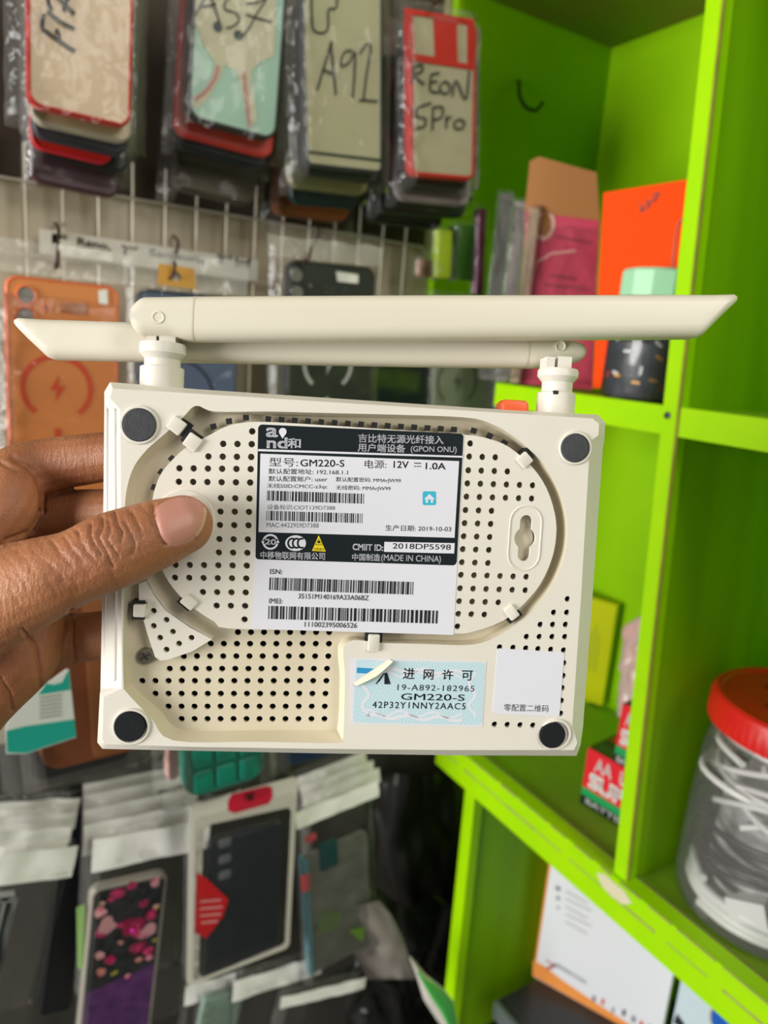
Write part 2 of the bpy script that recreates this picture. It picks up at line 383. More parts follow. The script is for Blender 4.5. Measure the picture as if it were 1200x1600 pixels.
face_ol = [(176, 607), (306, 615), (336, 617), (560, 631), (800, 646), (926, 654), (936, 662), (935, 680), (922, 690), (908, 930), (894, 1135), (902, 1160), (897, 1172), (700, 1172), (500, 1170), (300, 1167), (168, 1163), (160, 1156), (162, 1090), (190, 1076), (189, 850), (188, 640), (172, 622)]
out_ol = [(172, 597), (306, 608), (336, 610), (560, 625), (800, 641), (934, 648), (946, 660), (944, 690), (942, 700), (926, 930), (911, 1135), (907, 1165), (901, 1181), (700, 1180), (500, 1177), (300, 1173), (160, 1170), (152, 1160), (156, 1085), (157, 1076), (161, 850), (163, 640), (163, 612)]
rh = []
for row in ([(887, 936)], [(865.5, 957), (886, 957)], [(844.5, 976), (864, 976), (884, 976)], [(823, 995), (843, 995), (863, 995), (883, 995)], [(781, 1011.5), (802, 1012), (822, 1013), (841, 1014), (861, 1015), (881, 1016)], [(881, 1036)], [(880, 1056)], [(878.5, 1075)], [(877.5, 1095)], [(876.5, 1115)], [(773, 1132), (793, 1132.5), (813, 1133), (833, 1133.5)]):
    rh += row
b = MB()
b.fill2d([Pls(face_ol)] + [Pls(opening)] + [hole(x, y, 0, 4.9) for x, y in rh], -.0016, 0)
# walls down to the sunken floor
w_ = MB(); w_.loft([[(*q, -.0001) for q in Pls(opening)], [(*q, ZF) for q in Pls(floor_ol, ZF)]], 0, None, False, False); w_.obj('recess_wall', cream_in, router, 60)
# chamfer from the face to the outer edge and the sides of the case
oz = -.0055
b.loft([[(*q, -.0003) for q in ccw(Pls(face_ol))], [(*q, oz) for q in ccw(Pls(out_ol, oz))]], 0, None, False, False)
ob = ccw(Pls(out_ol, oz))
b.loft([[(*q, oz) for q in ob], [(*q, -.020) for q in ob], [(*q, -.025) for q in inset(ob, .002)], [(*q, -.028) for q in inset(ob, .006)]], 0, None, False, True)
# inset rectangles on the left flank and rings round the feet
for L in ([(167, 900), (182, 900), (180, 1062), (163, 1062)], [(167, 625), (180, 640), (181, 840), (168, 840)]):
    q = [(*Pl(x, y, -.0055 * (189 - x) / 28), -.0055 * (189 - x) / 28 - .0001) for x, y in L]
    for i in range(4): b.tube([q[i], q[(i + 1) % 4]], .0005, 6)
for c, r in (((218, 664), 29), ((898.5, 700), 27), ((205, 1135), 29), ((868, 1147), 26)):
    q = Pl(*c); rr = r * MMPX
    b.lathe([(rr, -.0003), (rr, .0004), (rr - .0003, .0007), (rr - .0008, .0007), (rr - .001, .0002), (rr - .001, -.0003)], 40, 0, T3(q[0], q[1], 0), False)
b.obj('back_cover', cream, router, 40)
# --- sunken floor with its vent holes
fl = [Pls(floor_ol, ZF)]
for y, xa, xb, n in ((988, 371.7, 514.5, 8), (1006, 329, 514, 10), (1025.5, 287, 513, 12), (1045, 265, 511, 13), (1064, 222, 510, 15), (1084, 242.6, 508.6, 14), (1104, 263, 507.5, 13), (1123.5, 283.5, 507, 12)):
    for i in range(n): 
        fl.append(hole(xa + (xb - xa) * i / (n - 1), y + .004 * (i - n / 2), ZF, 5.0))
p = MB(); p.fill2d(fl, ZF - .0012, ZF); p.obj('vent_panel', cream_in, router, 40, label='sunken vented field at the lower left')
# --- oval plate
plate = [(402, 659), (500, 664), (620, 672), (725, 679), (765, 686), (796, 699), (831, 729), (854, 763), (867, 803), (869, 837), (862, 874), (844, 913), (817, 945), (786, 970), (739, 987), (707, 990), (600, 987), (500, 985), (357, 982), (336, 972), (308, 954), (280, 930), (257, 898), (244, 862), (238, 815), (239, 776), (250, 743), (266, 722), (290, 700), (329, 679), (357, 665)]
pl = smooth_path([(*q, 0) for q in Pls(plate)], 3, True); pl = [(q.x, q.y) for q in pl]
ho = []
for y, n in ((674, 1), (694, 3), (714, 4), (733, 6), (754, 6), (779, 3), (800, 3), (821, 3), (843, 3), (864, 3), (884, 6), (904, 6), (926, 4), (947, 3), (968, 1)):
    xr = 394 + (382 - 394) * (y - 674) / (968 - 674)
    for i in range(n): ho.append((xr - 22.3 * i, y - .25 * i))
for yc, n in ((430, 1), (508, 3), (590, 4), (668, 6), (747, 6), (827, 3), (905, 3), (983, 3), (1060, 3), (1138, 3), (1213, 6), (1293, 6), (1370, 4), (1445, 3), (1520, 1)):
    y = 580 + yc / 3.81; xl = 735 + (715 - 735) * (y - 693) / (979 - 693)
    for i in range(n): ho.append((xl + 20.4 * i, y + .6 * i))
def keyhole(cx, cy, R, w, h, dz):
    q = Pl(cx, cy, dz); out = []
    for a0, sx, sy in ((0, 1, 1), (90, -1, 1), (180, -1, -1), (270, 1, -1)): pass
    a = math.degrees(math.asin(w / R))
    pts = arc_pts((0, 0), R, -90 + a, 90 - a, 8) + arc_pts((0, h - w), w, 0, 180, 8) + arc_pts((0, 0), R, 90 + a, 270 - a, 8) + arc_pts((0, -(h - w)), w, 180, 360, 8)
    return [(q[0] + x * MMPX, q[1] + y * MMPX) for x, y in pts]
kh = keyhole(820.5, 841, 17.5, 10, 37, 0)
p = MB(); p.fill2d([pl] + [hole(x, y, 0) for x, y in ho] + [kh], -.0016, 0)
n = len(pl); p.loft([[(*q, -.0004) for q in pl], [(*q, ZF) for q in pl]], 0, None, False, False)
def stad(cx, cy, hw, hh, n=10):
    q = Pl(cx, cy); pts = arc_pts((0, hh - hw), hw, 0, 180, n) + arc_pts((0, -(hh - hw)), hw, 180, 360, n)
    return [(q[0] + x * MMPX, q[1] + y * MMPX) for x, y in pts]
so = stad(820, 841, 27, 53); si = inset(so, .0004)
p.loft([[(*q, -.0001) for q in so], [(*q, .00028) for q in inset(so, .00015)], [(*q, .00028) for q in si], [(*q, -.0001) for q in inset(so, .0006)]], 0, None, False, False)
so = stad(288, 812, 46, 46, 16)
p.loft([[(*q, -.0001) for q in so], [(*q, .0005) for q in inset(so, .0003)]], 0, None, False, True)
oval = p.obj('oval_plate', cream, router, 40, label='raised oval vent plate in the middle of the back')
p = MB(); p.slab(Pls([(806, 800), (826, 800), (833, 841), (822, 884), (803, 884), (798, 841)], -.0028), -.0030, -.0026); p.obj('keyhole_floor', cream_in, oval)
# dark board behind the vents
p = MB(); p.slab(Pls([(200, 640), (915, 670), (885, 1150), (200, 1150)], -.009), -.0105, -.0095); p.obj('circuit_board', mat('dark_board', '10231d', .5, col2='1b211c', noise_amt=.3, noise_scale=120), router, label='dark circuit board glimpsed through the vents')
# --- curved wedge piece lower left
wd_ = [(217, 912), (228, 908), (240, 930), (258, 954), (297, 981), (331, 999), (300, 1018), (262, 1031), (250, 1032), (242, 1026), (230, 990), (222, 960), (230, 950), (230, 941), (217, 940)]
wh = [(240, 954.5), (260, 968.5), (240, 978), (270, 987), (250, 996.5), (299, 996.5), (279.6, 1005.6), (260, 1015)]
p = MB(); p.fill2d([Pls(wd_, -.0012)] + [hole(x, y, -.0012, 4.6) for x, y in wh], -.0028, -.0012)
q = ccw(Pls(wd_, -.0012)); p.loft([[(*c, -.0014) for c in q], [(*c, ZF) for c in q]], 0, None, False, False)
p.obj('corner_vent', cream, router, 40, label='small curved vent piece at the lower left')
# --- square vents along the top of the oval
p = MB()
sq = [(419 + (710 - 419) * i / 14, 654 + 16.5 * i / 14 + .6, 3.5) for i in range(15)] + [(741, 673, 16), (766, 681, 24), (789, 692, 30), (384, 652.5, -4), (357.5, 658, -10), (333, 666.5, -20), (268, 717, -48), (251.5, 738, -55), (240.5, 762, -70)]
for x, y, a in sq:
    q = Pl(x, y, -.0022); p.box(-.00088, .00088, -.00088, .00088, -.004, -.0022, 0, T3(q[0], q[1], 0) @ Matrix.Rotation(R_(-a), 4, 'Z'))
p.obj('vent_slots', blackm, router, 40, label='row of small black square vents along the top')
# --- snap clips
for (x, y, a, w, h) in ((277, 664, -35, 30, 20), (302, 690, -33, 30, 20), (294, 940, 52, 22, 20), (217, 954, 90, 26, 16), (819, 718, 45, 26, 18), (800, 958, -140, 22, 20), (584, 1003, 0, 24, 24)):
    q = Pl(x, y, .0003); T = T3(q[0], q[1], 0) @ Matrix.Rotation(R_(a), 4, 'Z'); p = MB()
    W, H = w * MMPX, h * MMPX
    p.box(-W * .56, W * .56, -H * .5, H * .66, -.004, -.0002, 1, T)
    p.slab(rrect(-W * .38, -H * .62, W * .38, H * .5, .0005), -.003, .0011, .0004, 2, 0, T)
    p.obj('snap_clip', [cream, blackm], router, 40)
# --- feet, screw
rub = mat('rubber_grey', '4a4b4f', .8, col2='3c3d41', spec=.3, noise_amt=.3, noise_scale=400, bump=.3, bump_scale=1500)
rubd = mat('rubber_black', '1b1d20', .85, spec=.2, bump=.3, bump_scale=1500)
for c, r, m in (((218, 664), 24.5, rub), ((898, 700), 22.5, rub), ((203, 1135), 24, rubd), ((863.5, 1149), 21.5, rubd)):
    q = Pl(*c, .0008); rr = r * MMPX
    p = MB(); p.lathe([(rr, -.0003), (rr, .0008), (rr - .0003, .0012), (0, .0013)], 40, 0, T3(q[0], q[1], 0)); p.obj('rubber_foot', m, router, 40, label='%s round rubber foot' % ('worn grey' if m is rub else 'black'))
q = Pl(228, 1024, ZF); p = MB(); rr = 13 * MMPX
p.lathe([(rr, ZF - .001), (rr, ZF + .001), (rr - .0004, ZF + .0014), (0, ZF + .0016)], 28, 0, T3(q[0], q[1], 0))
for a in (35, 125): p.box(-rr * .5, rr * .5, -.0003, .0003, ZF + .001, ZF + .0018, 1, T3(q[0], q[1], 0) @ Matrix.Rotation(R_(a), 4, 'Z'))
p.obj('screw', [mat('dull_steel', '8b8474', .4, .8), mat('screw_slot', '2a2722', .6)], router, 40, label='dull cross-head screw')
# --- orange button
p = MB(); q = Pls([(780, 648), (822, 650), (822, 632), (818, 627), (786, 625), (780, 630)], -.014); p.slab(q, -.019, -.010, .0012, 3, 0, None, True); p.obj('button', mat('orange_plastic', 'f2673a', .4), router, 50, label='orange push button on the top edge')
# --- antenna mounts and antennas
def along_y(px, prof, dz):     # turned part standing on the top edge: prof (radius px, image y)
    base = Pl(px, prof[0][1], dz); Lp = [(r * MMPX, Pl(px, y, dz)[1] - base[1]) for r, y in prof]
    return T3(base[0], base[1], dz) @ Matrix.Rotation(R_(-90), 4, 'X'), Lp
def mount(px, prof, dz, neck, extra):
    T, Lp = along_y(px, prof, dz)
    p = MB(); p.lathe(Lp, 40, 0, T)
    for x0, x1, y0, y1 in neck:
        a, c = Pl(x0, y1, dz), Pl(x1, y0, dz); p.box(a[0], c[0], a[1], c[1], dz - .0038, dz + .0038)
    for x, y in extra:
        a = Pl(x, y, dz + .0065); p.box(a[0] - .0008, a[0] + .0008, a[1] - .0006, a[1] + .0006, dz + .005, dz + .0064 , 1)
    return p.obj('antenna_mount', [cream, blackm], router, 40)
DZM = -.012
mount(252, [(33.5, 625), (33.5, 575), (31, 573.5), (27.5, 573), (27.5, 562), (35.5, 553), (35.5, 540), (34, 537), (12, 537)], DZM, [(233, 248, 520, 540), (252, 278, 520, 540)], [(247, 575)])
mount(866, [(31, 662), (31, 615), (29, 613.5), (25, 613), (25, 598), (33, 589), (33, 580), (31, 577), (12, 577)], DZM, [(848, 862, 560, 580), (866, 888, 560, 580)], [(869, 613)])
def antenna(st, z0, z1, ring, pin, lab):     # stations (x, top y, bottom y) in photo pixels
    p = MB(); rings = []; zc, hz = (z0 + z1) / 2, (z1 - z0) / 2
    for x, yt, yb in st:
        a, c = Pl(x, yt, zc), Pl(x, yb, zc); hy = abs(a[1] - c[1]) / 2; yc = (a[1] + c[1]) / 2
        ry_ = min(.0042, hy * .999); rz = min(.0042, hz * .999); r_ = min(ry_, rz)
        hz_ = hz * min(1, .45 + hy / .004)
        rings.append([(a[0], yc + (q[1]), zc + q[0]) for q in rrect(-hz_, -hy, hz_, hy, min(r_, hz_ * .999), 5)])
    p.loft(rings)
    a = Pl(*pin, z1); p.lathe([(.0019, z1 - .0004), (.0019, z1 + .00022), (.0016, z1 + .00025), (.0013, z1 - .0001), (0, z1 - .0001)], 24, 0, T3(a[0], a[1], 0))
    ob_ = p.obj('antenna', ant_m, router, 40, label=lab)
    if ring:
        x, yt, yb = ring; p = MB(); rr = []
        for dx in (0, 1.6):
            a, c = Pl(x + dx, yt, zc), Pl(x + dx, yb, zc); hy = abs(a[1] - c[1]) / 2 + .00012; yc = (a[1] + c[1]) / 2; h2 = hz + .00012
            rr.append([(a[0], yc + q[1], zc + q[0]) for q in rrect(-h2, -hy, h2, hy, min(.0042, hy, h2) * .999, 5)])
        p.loft(rr, 0, None, False, False); p.obj('seam', cream_in, ob_, 60)
def cap_st(xe, x1, yt, yb, sgn=1, n=7):      # round end running from xe inwards to x1
    ym = (yt + yb) / 2; h = (yb - yt) / 2; return [(xe + (x1 - xe) * (1 - math.cos(R_(90 * i / n))), ym - h * math.sin(R_(max(6, 90 * i / n))), ym + h * math.sin(R_(max(6, 90 * i / n)))) for i in range(n + 1)]
st = cap_st(208, 232, 466.5, 527) + [(270, 466, 527), (280, 465.8, 529), (292, 465.6, 532.5), (305, 465.4, 534.5), (640, 463.5, 533), (1086, 462.8, 530)]
st += [(1094, 462.8, 527.5), (1100, 462.8, 522), (1120, 462.8, 499), (1136, 463.4, 480.5), (1142, 465.5, 474.5), (1144, 468.5, 471.5)]
antenna(st, -.0165, -.0045, (306, 465.4, 534.4), (247, 496), 'upper antenna folded to the right')
st = [(27, 503.5, 506.5), (29, 501.5, 509.5), (34, 499.5, 515), (50, 499.7, 532), (70, 500.2, 551), (78, 500.5, 558.5), (86, 501, 562), (95, 501, 562.8), (300, 508, 567), (640, 521, 573.5), (830, 531, 576), (846, 532, 575), (858, 532.6, 571)] + [(911 - (911 - x), a, b_) for x, a, b_ in reversed(cap_st(911, 888, 533.5, 570))]
antenna(st, -.0285, -.0175, (820, 530.4, 576), (876, 541), 'lower antenna folded to the left behind the upper one')

# ---------------------------------------------------------------- stickers on the router
white_l = mat('label_white', 'dcdce4', .35, spec=.3); black_l = mat('label_black', '1c2327', .4, spec=.2); ink = mat('label_ink', '1b1d22', .5); cyan = mat('label_cyan', '36b4cf', .4); yel = mat('label_yellow', 'e8d21c', .4)
inkg = mat('label_ink_thin', '55585e', .5)
def C8(x, y): return (380 + x / 3.3333, 650 + y / 3.3333)
ZL = .00012
CUR = [None]; SUBS = []
def sub(name, label=None): CUR[0] = MB(); SUBS.append((name, CUR[0], label)); return CUR[0]
def L8(pts): return [Pl(*C8(x, y)) for x, y in pts]
lab = MB()
lab.slab(L8([(80, 50), (95, 42), (1140, 92), (1150, 100), (1095, 1140), (45, 1108)]), 0, ZL, 0, mi=0)
lab.poly(L8([(78, 62), (84, 50), (96, 44), (1136, 92), (1147, 104), (1112, 760), (1106, 772), (1094, 778), (78, 746), (68, 741), (64, 730)]), ZL + .00003, 1)
z2 = ZL + .00007
lab.poly(L8([(78, 172), (1143, 208), (1142, 217), (77, 183)]), z2, 0)
lab.poly(L8([(90, 196), (1124, 235), (1100, 634), (80, 604)]), z2, 0)
lab.poly(L8([(735, 655), (1101, 662), (1098, 716), (733, 707)]), z2, 0)
z3 = z2 + .00004
def t8(body, x0, y0, x1, y1, h, mi, bold=0., z=z3, spacing=1., mb=None, keep=False):
    o = Pl(*C8(x0, y0)); q = Pl(*C8(x1, y1)); hh = (Vector(Pl(*C8(x0, y0 - h))) - Vector(o)).length
    (mb or CUR[0]).text(body, o, q, hh, z, mi, None, bold, keep, spacing)
sub('heading')
t8('吉比特无源光纤接入', 600, 137, 1042, 147, 44, 0, .012)
t8('用户端设备', 597, 184, 843, 191, 42, 0, .012)
t8('(GPON ONU)', 872, 194, 1110, 198, 38, 0, .01)
# the a-nd mark
sub('logo_mark')
t8('a', 122, 108, 178, 109, 46, 0, .018); t8('nd', 125, 165, 228, 168, 54, 0, .022); t8('和', 233, 166, 298, 168, 50, 0, .02)
q = [C8(206 + 20 * math.cos(R_(a)), 82 + 20 * math.sin(R_(a))) for a in range(-215, 40, 15)] + [C8(205, 118)]
CUR[0].poly([Pl(*c) for c in q], z3, 0); sub('fine_print')
t8('型号:', 135, 262, 285, 265, 46, 2); t8('GM220-S', 298, 262, 526, 265, 36, 2, .008)
t8('电源:', 632, 272, 745, 274, 44, 2); t8('12V', 783, 270, 860, 272, 36, 2, .012); t8('1.0A', 950, 277, 1053, 279, 34, 2, .012)
lab.poly(L8([(890, 243), (926, 244), (926, 249), (890, 248)]), z3, 2)
for i in range(3): lab.poly(L8([(890 + 13 * i, 260), (899 + 13 * i, 260), (899 + 13 * i, 265), (890 + 13 * i, 265)]), z3, 2)
t8('默认配置地址: 192.168.1.1', 132, 301, 545, 307, 28, 3, .006); t8('默认配置账户: user', 132, 340, 438, 343, 28, 3, .006); t8('默认配置密码: MMArJW99', 483, 345, 820, 352, 28, 3, .006)
t8('无线SSID:CMCC-z3qc', 125, 378, 437, 383, 28, 3, .006); t8('无线密码: MMArJW99', 483, 388, 767, 393, 28, 3, .006)
t8('设备标识:CIOT139D7388', 125, 487, 478, 491, 27, 3); t8('MAC:4422959D7388', 122, 579, 393, 582, 24, 3)
t8('生产日期: 2019-10-03', 740, 597, 1082, 603, 30, 3, .008)
t8('中移物联网有限公司', 90, 742, 425, 749, 38, 0, .014); t8('CMIIT ID:', 570, 697, 727, 702, 32, 0, .025); t8('2018DP5598', 778, 690, 1080, 697, 28, 2, .004)
t8('中国制造', 567, 752, 712, 755, 36, 0, .015); t8('(MADE IN CHINA)', 718, 762, 1028, 770, 42, 0, .01)
t8('ISN:', 140, 822, 203, 824, 26, 3, .006); t8('35151M140169A33A06BZ', 287, 950, 653, 960, 26, 3, .006); t8('IMEI:', 135, 975, 203, 977, 26, 3, .006); t8('111002395006526', 320, 1097, 592, 1103, 26, 3, .006)
sub('certification_mark')
# green-mark 20, CCC and laser warning marks
def C8c(cx, cy, rx_, ry_, a0, a1, n=28): return [Pl(*C8(cx + rx_ * math.cos(R_(a0 + (a1 - a0) * i / n)), cy + ry_ * math.sin(R_(a0 + (a1 - a0) * i / n)))) for i in range(n + 1)]
CUR[0].poly(C8c(142, 655, 42, 41, 0, 350), z3, 0); CUR[0].poly(C8c(142, 655, 32, 31, 0, 350), z3 + .00003, 1)
CUR[0].poly(L8([(96, 664), (190, 664), (178, 640), (108, 640)]), z3 + .00003, 1); CUR[0].poly(L8([(94, 652), (112, 652), (103, 668)]), z3 + .00005, 0); CUR[0].poly(L8([(190, 660), (172, 660), (181, 644)]), z3 + .00005, 0)
t8('20', 114, 668, 170, 670, 28, 0, .02, z3 + .00006)
CUR[0].poly(C8c(273, 662, 54, 41, 0, 350), z3, 0)
for cx in (254, 278, 304): CUR[0].ribbon(C8c(cx, 662, 20, 24, 60, 300, 16), .0006, z3 + .00003, 1)
sub('warning_mark', 'yellow laser warning triangle')
CUR[0].poly(L8([(393, 620), (430, 706), (358, 702)]), z3, 4); CUR[0].poly(L8([(393, 638), (413, 672), (374, 671)]), z3 + .00003, 1); CUR[0].poly(L8([(393, 642), (409, 669), (378, 668)]), z3 + .00005, 4); CUR[0].poly(C8c(394, 656, 7, 7, 0, 340), z3 + .00007, 1)
t8('注意激光', 366, 699, 422, 702, 15, 1, 0, z3 + .00003)
lab2 = sub('house_mark', 'small cyan house mark')
# house mark in the blank field
lab2.poly([Pl(*C8(x, y)) for x, y in rrect(934, 392, 1004, 464, 10)], z3, 5); lab2.poly(L8([(969, 405), (998, 434), (988, 434), (988, 452), (950, 452), (950, 434), (941, 434)]), z3 + .00003, 0); lab2.poly(L8([(962, 452), (976, 452), (976, 434), (962, 434)]), z3 + .00005, 5)
# barcodes
def barcode(tl, tr, br_, bl, n, seed):
    rnd = random.Random(seed); u = 0; bm_ = sub('barcode')
    while u < 1:
        w = rnd.choice((1, 1, 2, 3)) / n; g_ = rnd.choice((1, 1, 2, 2)) / n
        if u + w > 1: break
        f = lambda a, b_, t: (a[0] + (b_[0] - a[0]) * t, a[1] + (b_[1] - a[1]) * t)
        bm_.poly(L8([f(tl, tr, u), f(tl, tr, u + w), f(bl, br_, u + w), f(bl, br_, u)]), z3, 2); u += w + g_
barcode((125, 388), (632, 405), (631, 457), (124, 440), 150, 3); barcode((122, 493), (628, 508), (627, 558), (121, 543), 150, 4)
barcode((138, 840), (893, 864), (890, 930), (135, 906), 210, 5); barcode((132, 988), (1013, 1013), (1010, 1080), (130, 1056), 190, 6)
spec = lab.obj('specification_sticker', [white_l, black_l, ink, inkg, yel, cyan], router, 0, label='black and white specification sticker with barcodes')
for nm_, m_, lb_ in SUBS:
    if m_.v: m_.obj(nm_, [white_l, black_l, ink, inkg, yel, cyan], spec, 0, label=lb_)
# the code sticker at the lower right (its square code is left blank)
def C3(x, y): return (500 + x / 2.609, 960 + y / 2.609)
def L3(pts): return [Pl(*C3(x, y)) for x, y in pts]
def t3(mb, body, x0, y0, x1, y1, h, mi, z, bold=0., spacing=1.):
    o = Pl(*C3(x0, y0)); q = Pl(*C3(x1, y1)); hh = (Vector(Pl(*C3(x0, y0 - h))) - Vector(o)).length
    mb.text(body, o, q, hh, z, mi, None, bold, False, spacing)
c = MB(); c.slab([Pl(*q) for q in [(777, 1015), (779, 1013), (879, 1019), (881.5, 1022), (874, 1117), (871, 1119.5), (771, 1115), (769.5, 1112)]], 0, .00015)
t3(c, '零配置二维码', 748, 393, 930, 398, 29, 1, .0002)
c.obj('small_sticker', [white_l, ink], router, 0, label='small square white sticker with one line of print')
# network permit sticker
guil = bpy.data.materials.new('permit_guilloche'); guil.use_nodes = True
nt = guil.node_tree; bs = nt.nodes['Principled BSDF']; bs.inputs['Roughness'].default_value = .35
tc = nt.nodes.new('ShaderNodeTexCoord')
def wv(rot, sc, dist):
    mp = nt.nodes.new('ShaderNodeMapping'); mp.inputs['Rotation'].default_value = (0, 0, R_(rot)); nt.links.new(tc.outputs['Object'], mp.inputs['Vector'])
    w = nt.nodes.new('ShaderNodeTexWave'); w.inputs['Scale'].default_value = sc; w.inputs['Distortion'].default_value = dist; w.inputs['Detail'].default_value = 0; w.inputs['Detail Scale'].default_value = 1
    nt.links.new(mp.outputs[0], w.inputs['Vector']); return w.outputs['Fac']
mxn = nt.nodes.new('ShaderNodeMath'); mxn.operation = 'MULTIPLY'; nt.links.new(wv(35, 420, 6), mxn.inputs[0]); nt.links.new(wv(-35, 420, 6), mxn.inputs[1])
cr = nt.nodes.new('ShaderNodeValToRGB'); cr.color_ramp.elements[0].color = lin('b4d2dc'); cr.color_ramp.elements[1].color = lin('d4e4ea'); cr.color_ramp.elements[1].position = .7
nt.links.new(mxn.outputs[0], cr.inputs[0]); nt.links.new(cr.outputs[0], bs.inputs['Base Color'])
c = MB()
c.slab(L3([(122, 178), (290, 180), (678, 193), (662, 458), (126, 446)]), 0, .0001, 0, mi=2)
c.poly(L3([(150, 184), (285, 190), (660, 196), (672, 206), (658, 440), (645, 450), (142, 440), (134, 430)]), .00014, 0)
for s_ in (1, -1):
    for k in range(2):
        a = [C3(190 + i * 23 + 0 * k, 318 + s_ * (95 - 14 * k - (8 + 4 * k) * math.sin(i * 1.1 + k * 1.2)) + i * .8) for i in range(18)]
        c.ribbon([Pl(*q) for q in a], .0011 - .0004 * k, .00017, 2)
for x in (185, 620):
    c.ribbon([Pl(*C3(x + 14 * math.cos(i * .9), 235 + i * 13)) for i in range(15)], .001, .00017, 2)
t3(c, '进', 338, 262, 384, 263, 44, 1, .00021, .008); t3(c, '网', 421, 264, 461, 265, 40, 1, .00021, .008); t3(c, '许', 497, 266, 542, 267, 42, 1, .00021, .008); t3(c, '可', 576, 268, 621, 269, 40, 1, .00021, .008)
t3(c, '19-A892-182965', 315, 308, 628, 314, 24, 1, .00021, 0, 1.15); t3(c, 'GM220-S', 330, 347, 588, 352, 26, 1, .00021, .004); t3(c, '42P32Y1NNY2AAC5', 213, 380, 592, 387, 26, 1, .00021, .004, 1.2)
c.poly(L3([(150, 216), (218, 220), (214, 242), (150, 238)]), .0002, 4)
for i in range(5):
    c.poly(L3([(225 + i * 9, 283 - i * 9), (232 + i * 9, 283 - i * 9), (262 + i * 2, 240), (258 + i * 2, 240)]) if i < 2 else L3([(244 + i * 9, 284), (252 + i * 9, 284), (262 + i * 3, 238), (257 + i * 3, 238)]), .0002, 1)
# the peeled corner curls up
cur = []
A, B = Vector(Pl(*C3(140, 285))), Vector(Pl(*C3(290, 186)))
tipd = (Vector(Pl(*C3(140, 190))) - (A + B) / 2)
n = 9; rows = []
for i in range(n):
    t = i / (n - 1); a = t * 150
    rows.append([(*(A.lerp(B, u) + tipd * (-.30 * math.sin(R_(a)) * 1.0) * (1 - .55 * abs(2 * u - 1)) + tipd * .12 * (1 - t)), .0003 + .0026 * (1 - math.cos(R_(a))) / 2 * (1 - .6 * abs(2 * u - 1) ** 2)) for u in [k / 10 for k in range(11)]])
vs = [q for r in rows for q in r]; fs = [(i * 11 + k, i * 11 + k + 1, (i + 1) * 11 + k + 1, (i + 1) * 11 + k) for i in range(n - 1) for k in range(10)]
pm = [guil, ink, white_l, mat('sticker_back', 'e4dcc6', .5), mat('permit_blue', '2f8fc4', .4)]
po = c.obj('permit_sticker', pm, router, 30, label='pale blue network permit sticker with a peeling corner')
MB().add(vs, fs).obj('peeled_corner', pm[3], po, 60, label='cream peeled-back corner of the permit sticker')
# ---------------------------------------------------------------- the hand holding the router
def KP(px, py, D): return RI @ atD(px, py, D)      # a point at a camera depth, in the router's local axes (metres)
HM = RM
def blob_tube(mb, pts, n=16, squash=1.):
    """pts: list of (point, radius); smooth tapered tube with round ends"""
    P = smooth_path([(*p, r) if False else (p[0], p[1], p[2]) for p, r in pts], 6); Rs = smooth_path([(r, 0, 0) for p, r in pts], 6)
    rad = [q.x for q in Rs]; rings = []; up = None
    ext = []
    t0 = (P[1] - P[0]).normalized(); t1 = (P[-1] - P[-2]).normalized()
    for k in range(6, 0, -1):
        a = R_(90 * k / 6.2); ext.append((P[0] - t0 * rad[0] * math.sin(a), rad[0] * math.cos(a)))
    ext += list(zip(P, rad))
    for k in range(1, 7):
        a = R_(90 * k / 6.2); ext.append((P[-1] + t1 * rad[-1] * math.sin(a), rad[-1] * math.cos(a)))
    for i, (q, r) in enumerate(ext):
        t = (ext[min(i + 1, len(ext) - 1)][0] - ext[max(i - 1, 0)][0]).normalized()
        if up is None: up = t.orthogonal().normalized()
        up = (up - t * up.dot(t)).normalized(); w = t.cross(up)
        rings.append([q + (up * math.cos(2 * math.pi * k / n) + w * math.sin(2 * math.pi * k / n)) * r for k in range(n)])
    mb.loft(rings)
def px2m(p, D): return p * D / FPX
hb = MB()
# thumb: wrist side -> tip, (px, py, camera depth, radius px)
TH = [(-150, 1000, .262, 100), (-70, 965, .240, 88), (10, 928, .2225, 78), (70, 904, .2180, 67), (120, 886, .2185, 60), (172, 862, .2195, 61), (215, 846, .2218, 58), (255, 831, .2238, 53), (285, 820, .2255, 47)]
blob_tube(hb, [(KP(x, y, D), px2m(r, D)) for x, y, D, r in TH], 20)
# index finger: knuckle pad near the lens, bending behind the router
blob_tube(hb, [(KP(x, y, D), px2m(r, D)) for x, y, D, r in [(-130, 900, .262, 62), (-45, 845, .262, 58), (8, 792, .264, 52), (25, 745, .272, 48), (75, 727, .2775, 43), (140, 717, .2765, 40), (215, 708, .2730, 37), (290, 702, .2725, 33)]])
# middle, ring and little fingers, deeper and in the shade
blob_tube(hb, [(KP(x, y, D), px2m(r, D)) for x, y, D, r in [(-130, 930, .285, 60), (-40, 865, .288, 52), (40, 815, .290, 42), (110, 803, .284, 38), (190, 800, .2745, 36), (280, 800, .2740, 32)]])
blob_tube(hb, [(KP(x, y, D), px2m(r, D)) for x, y, D, r in [(-120, 980, .290, 62), (-50, 930, .294, 50), (30, 893, .294, 38), (110, 900, .286, 34), (190, 898, .2755, 34), (270, 895, .2745, 31)]])
blob_tube(hb, [(KP(x, y, D), px2m(r, D)) for x, y, D, r in [(-110, 1060, .280, 66), (-50, 1035, .284, 56), (30, 1008, .287, 47), (100, 1000, .284, 41), (170, 990, .2770, 37), (240, 980, .2755, 32)]])
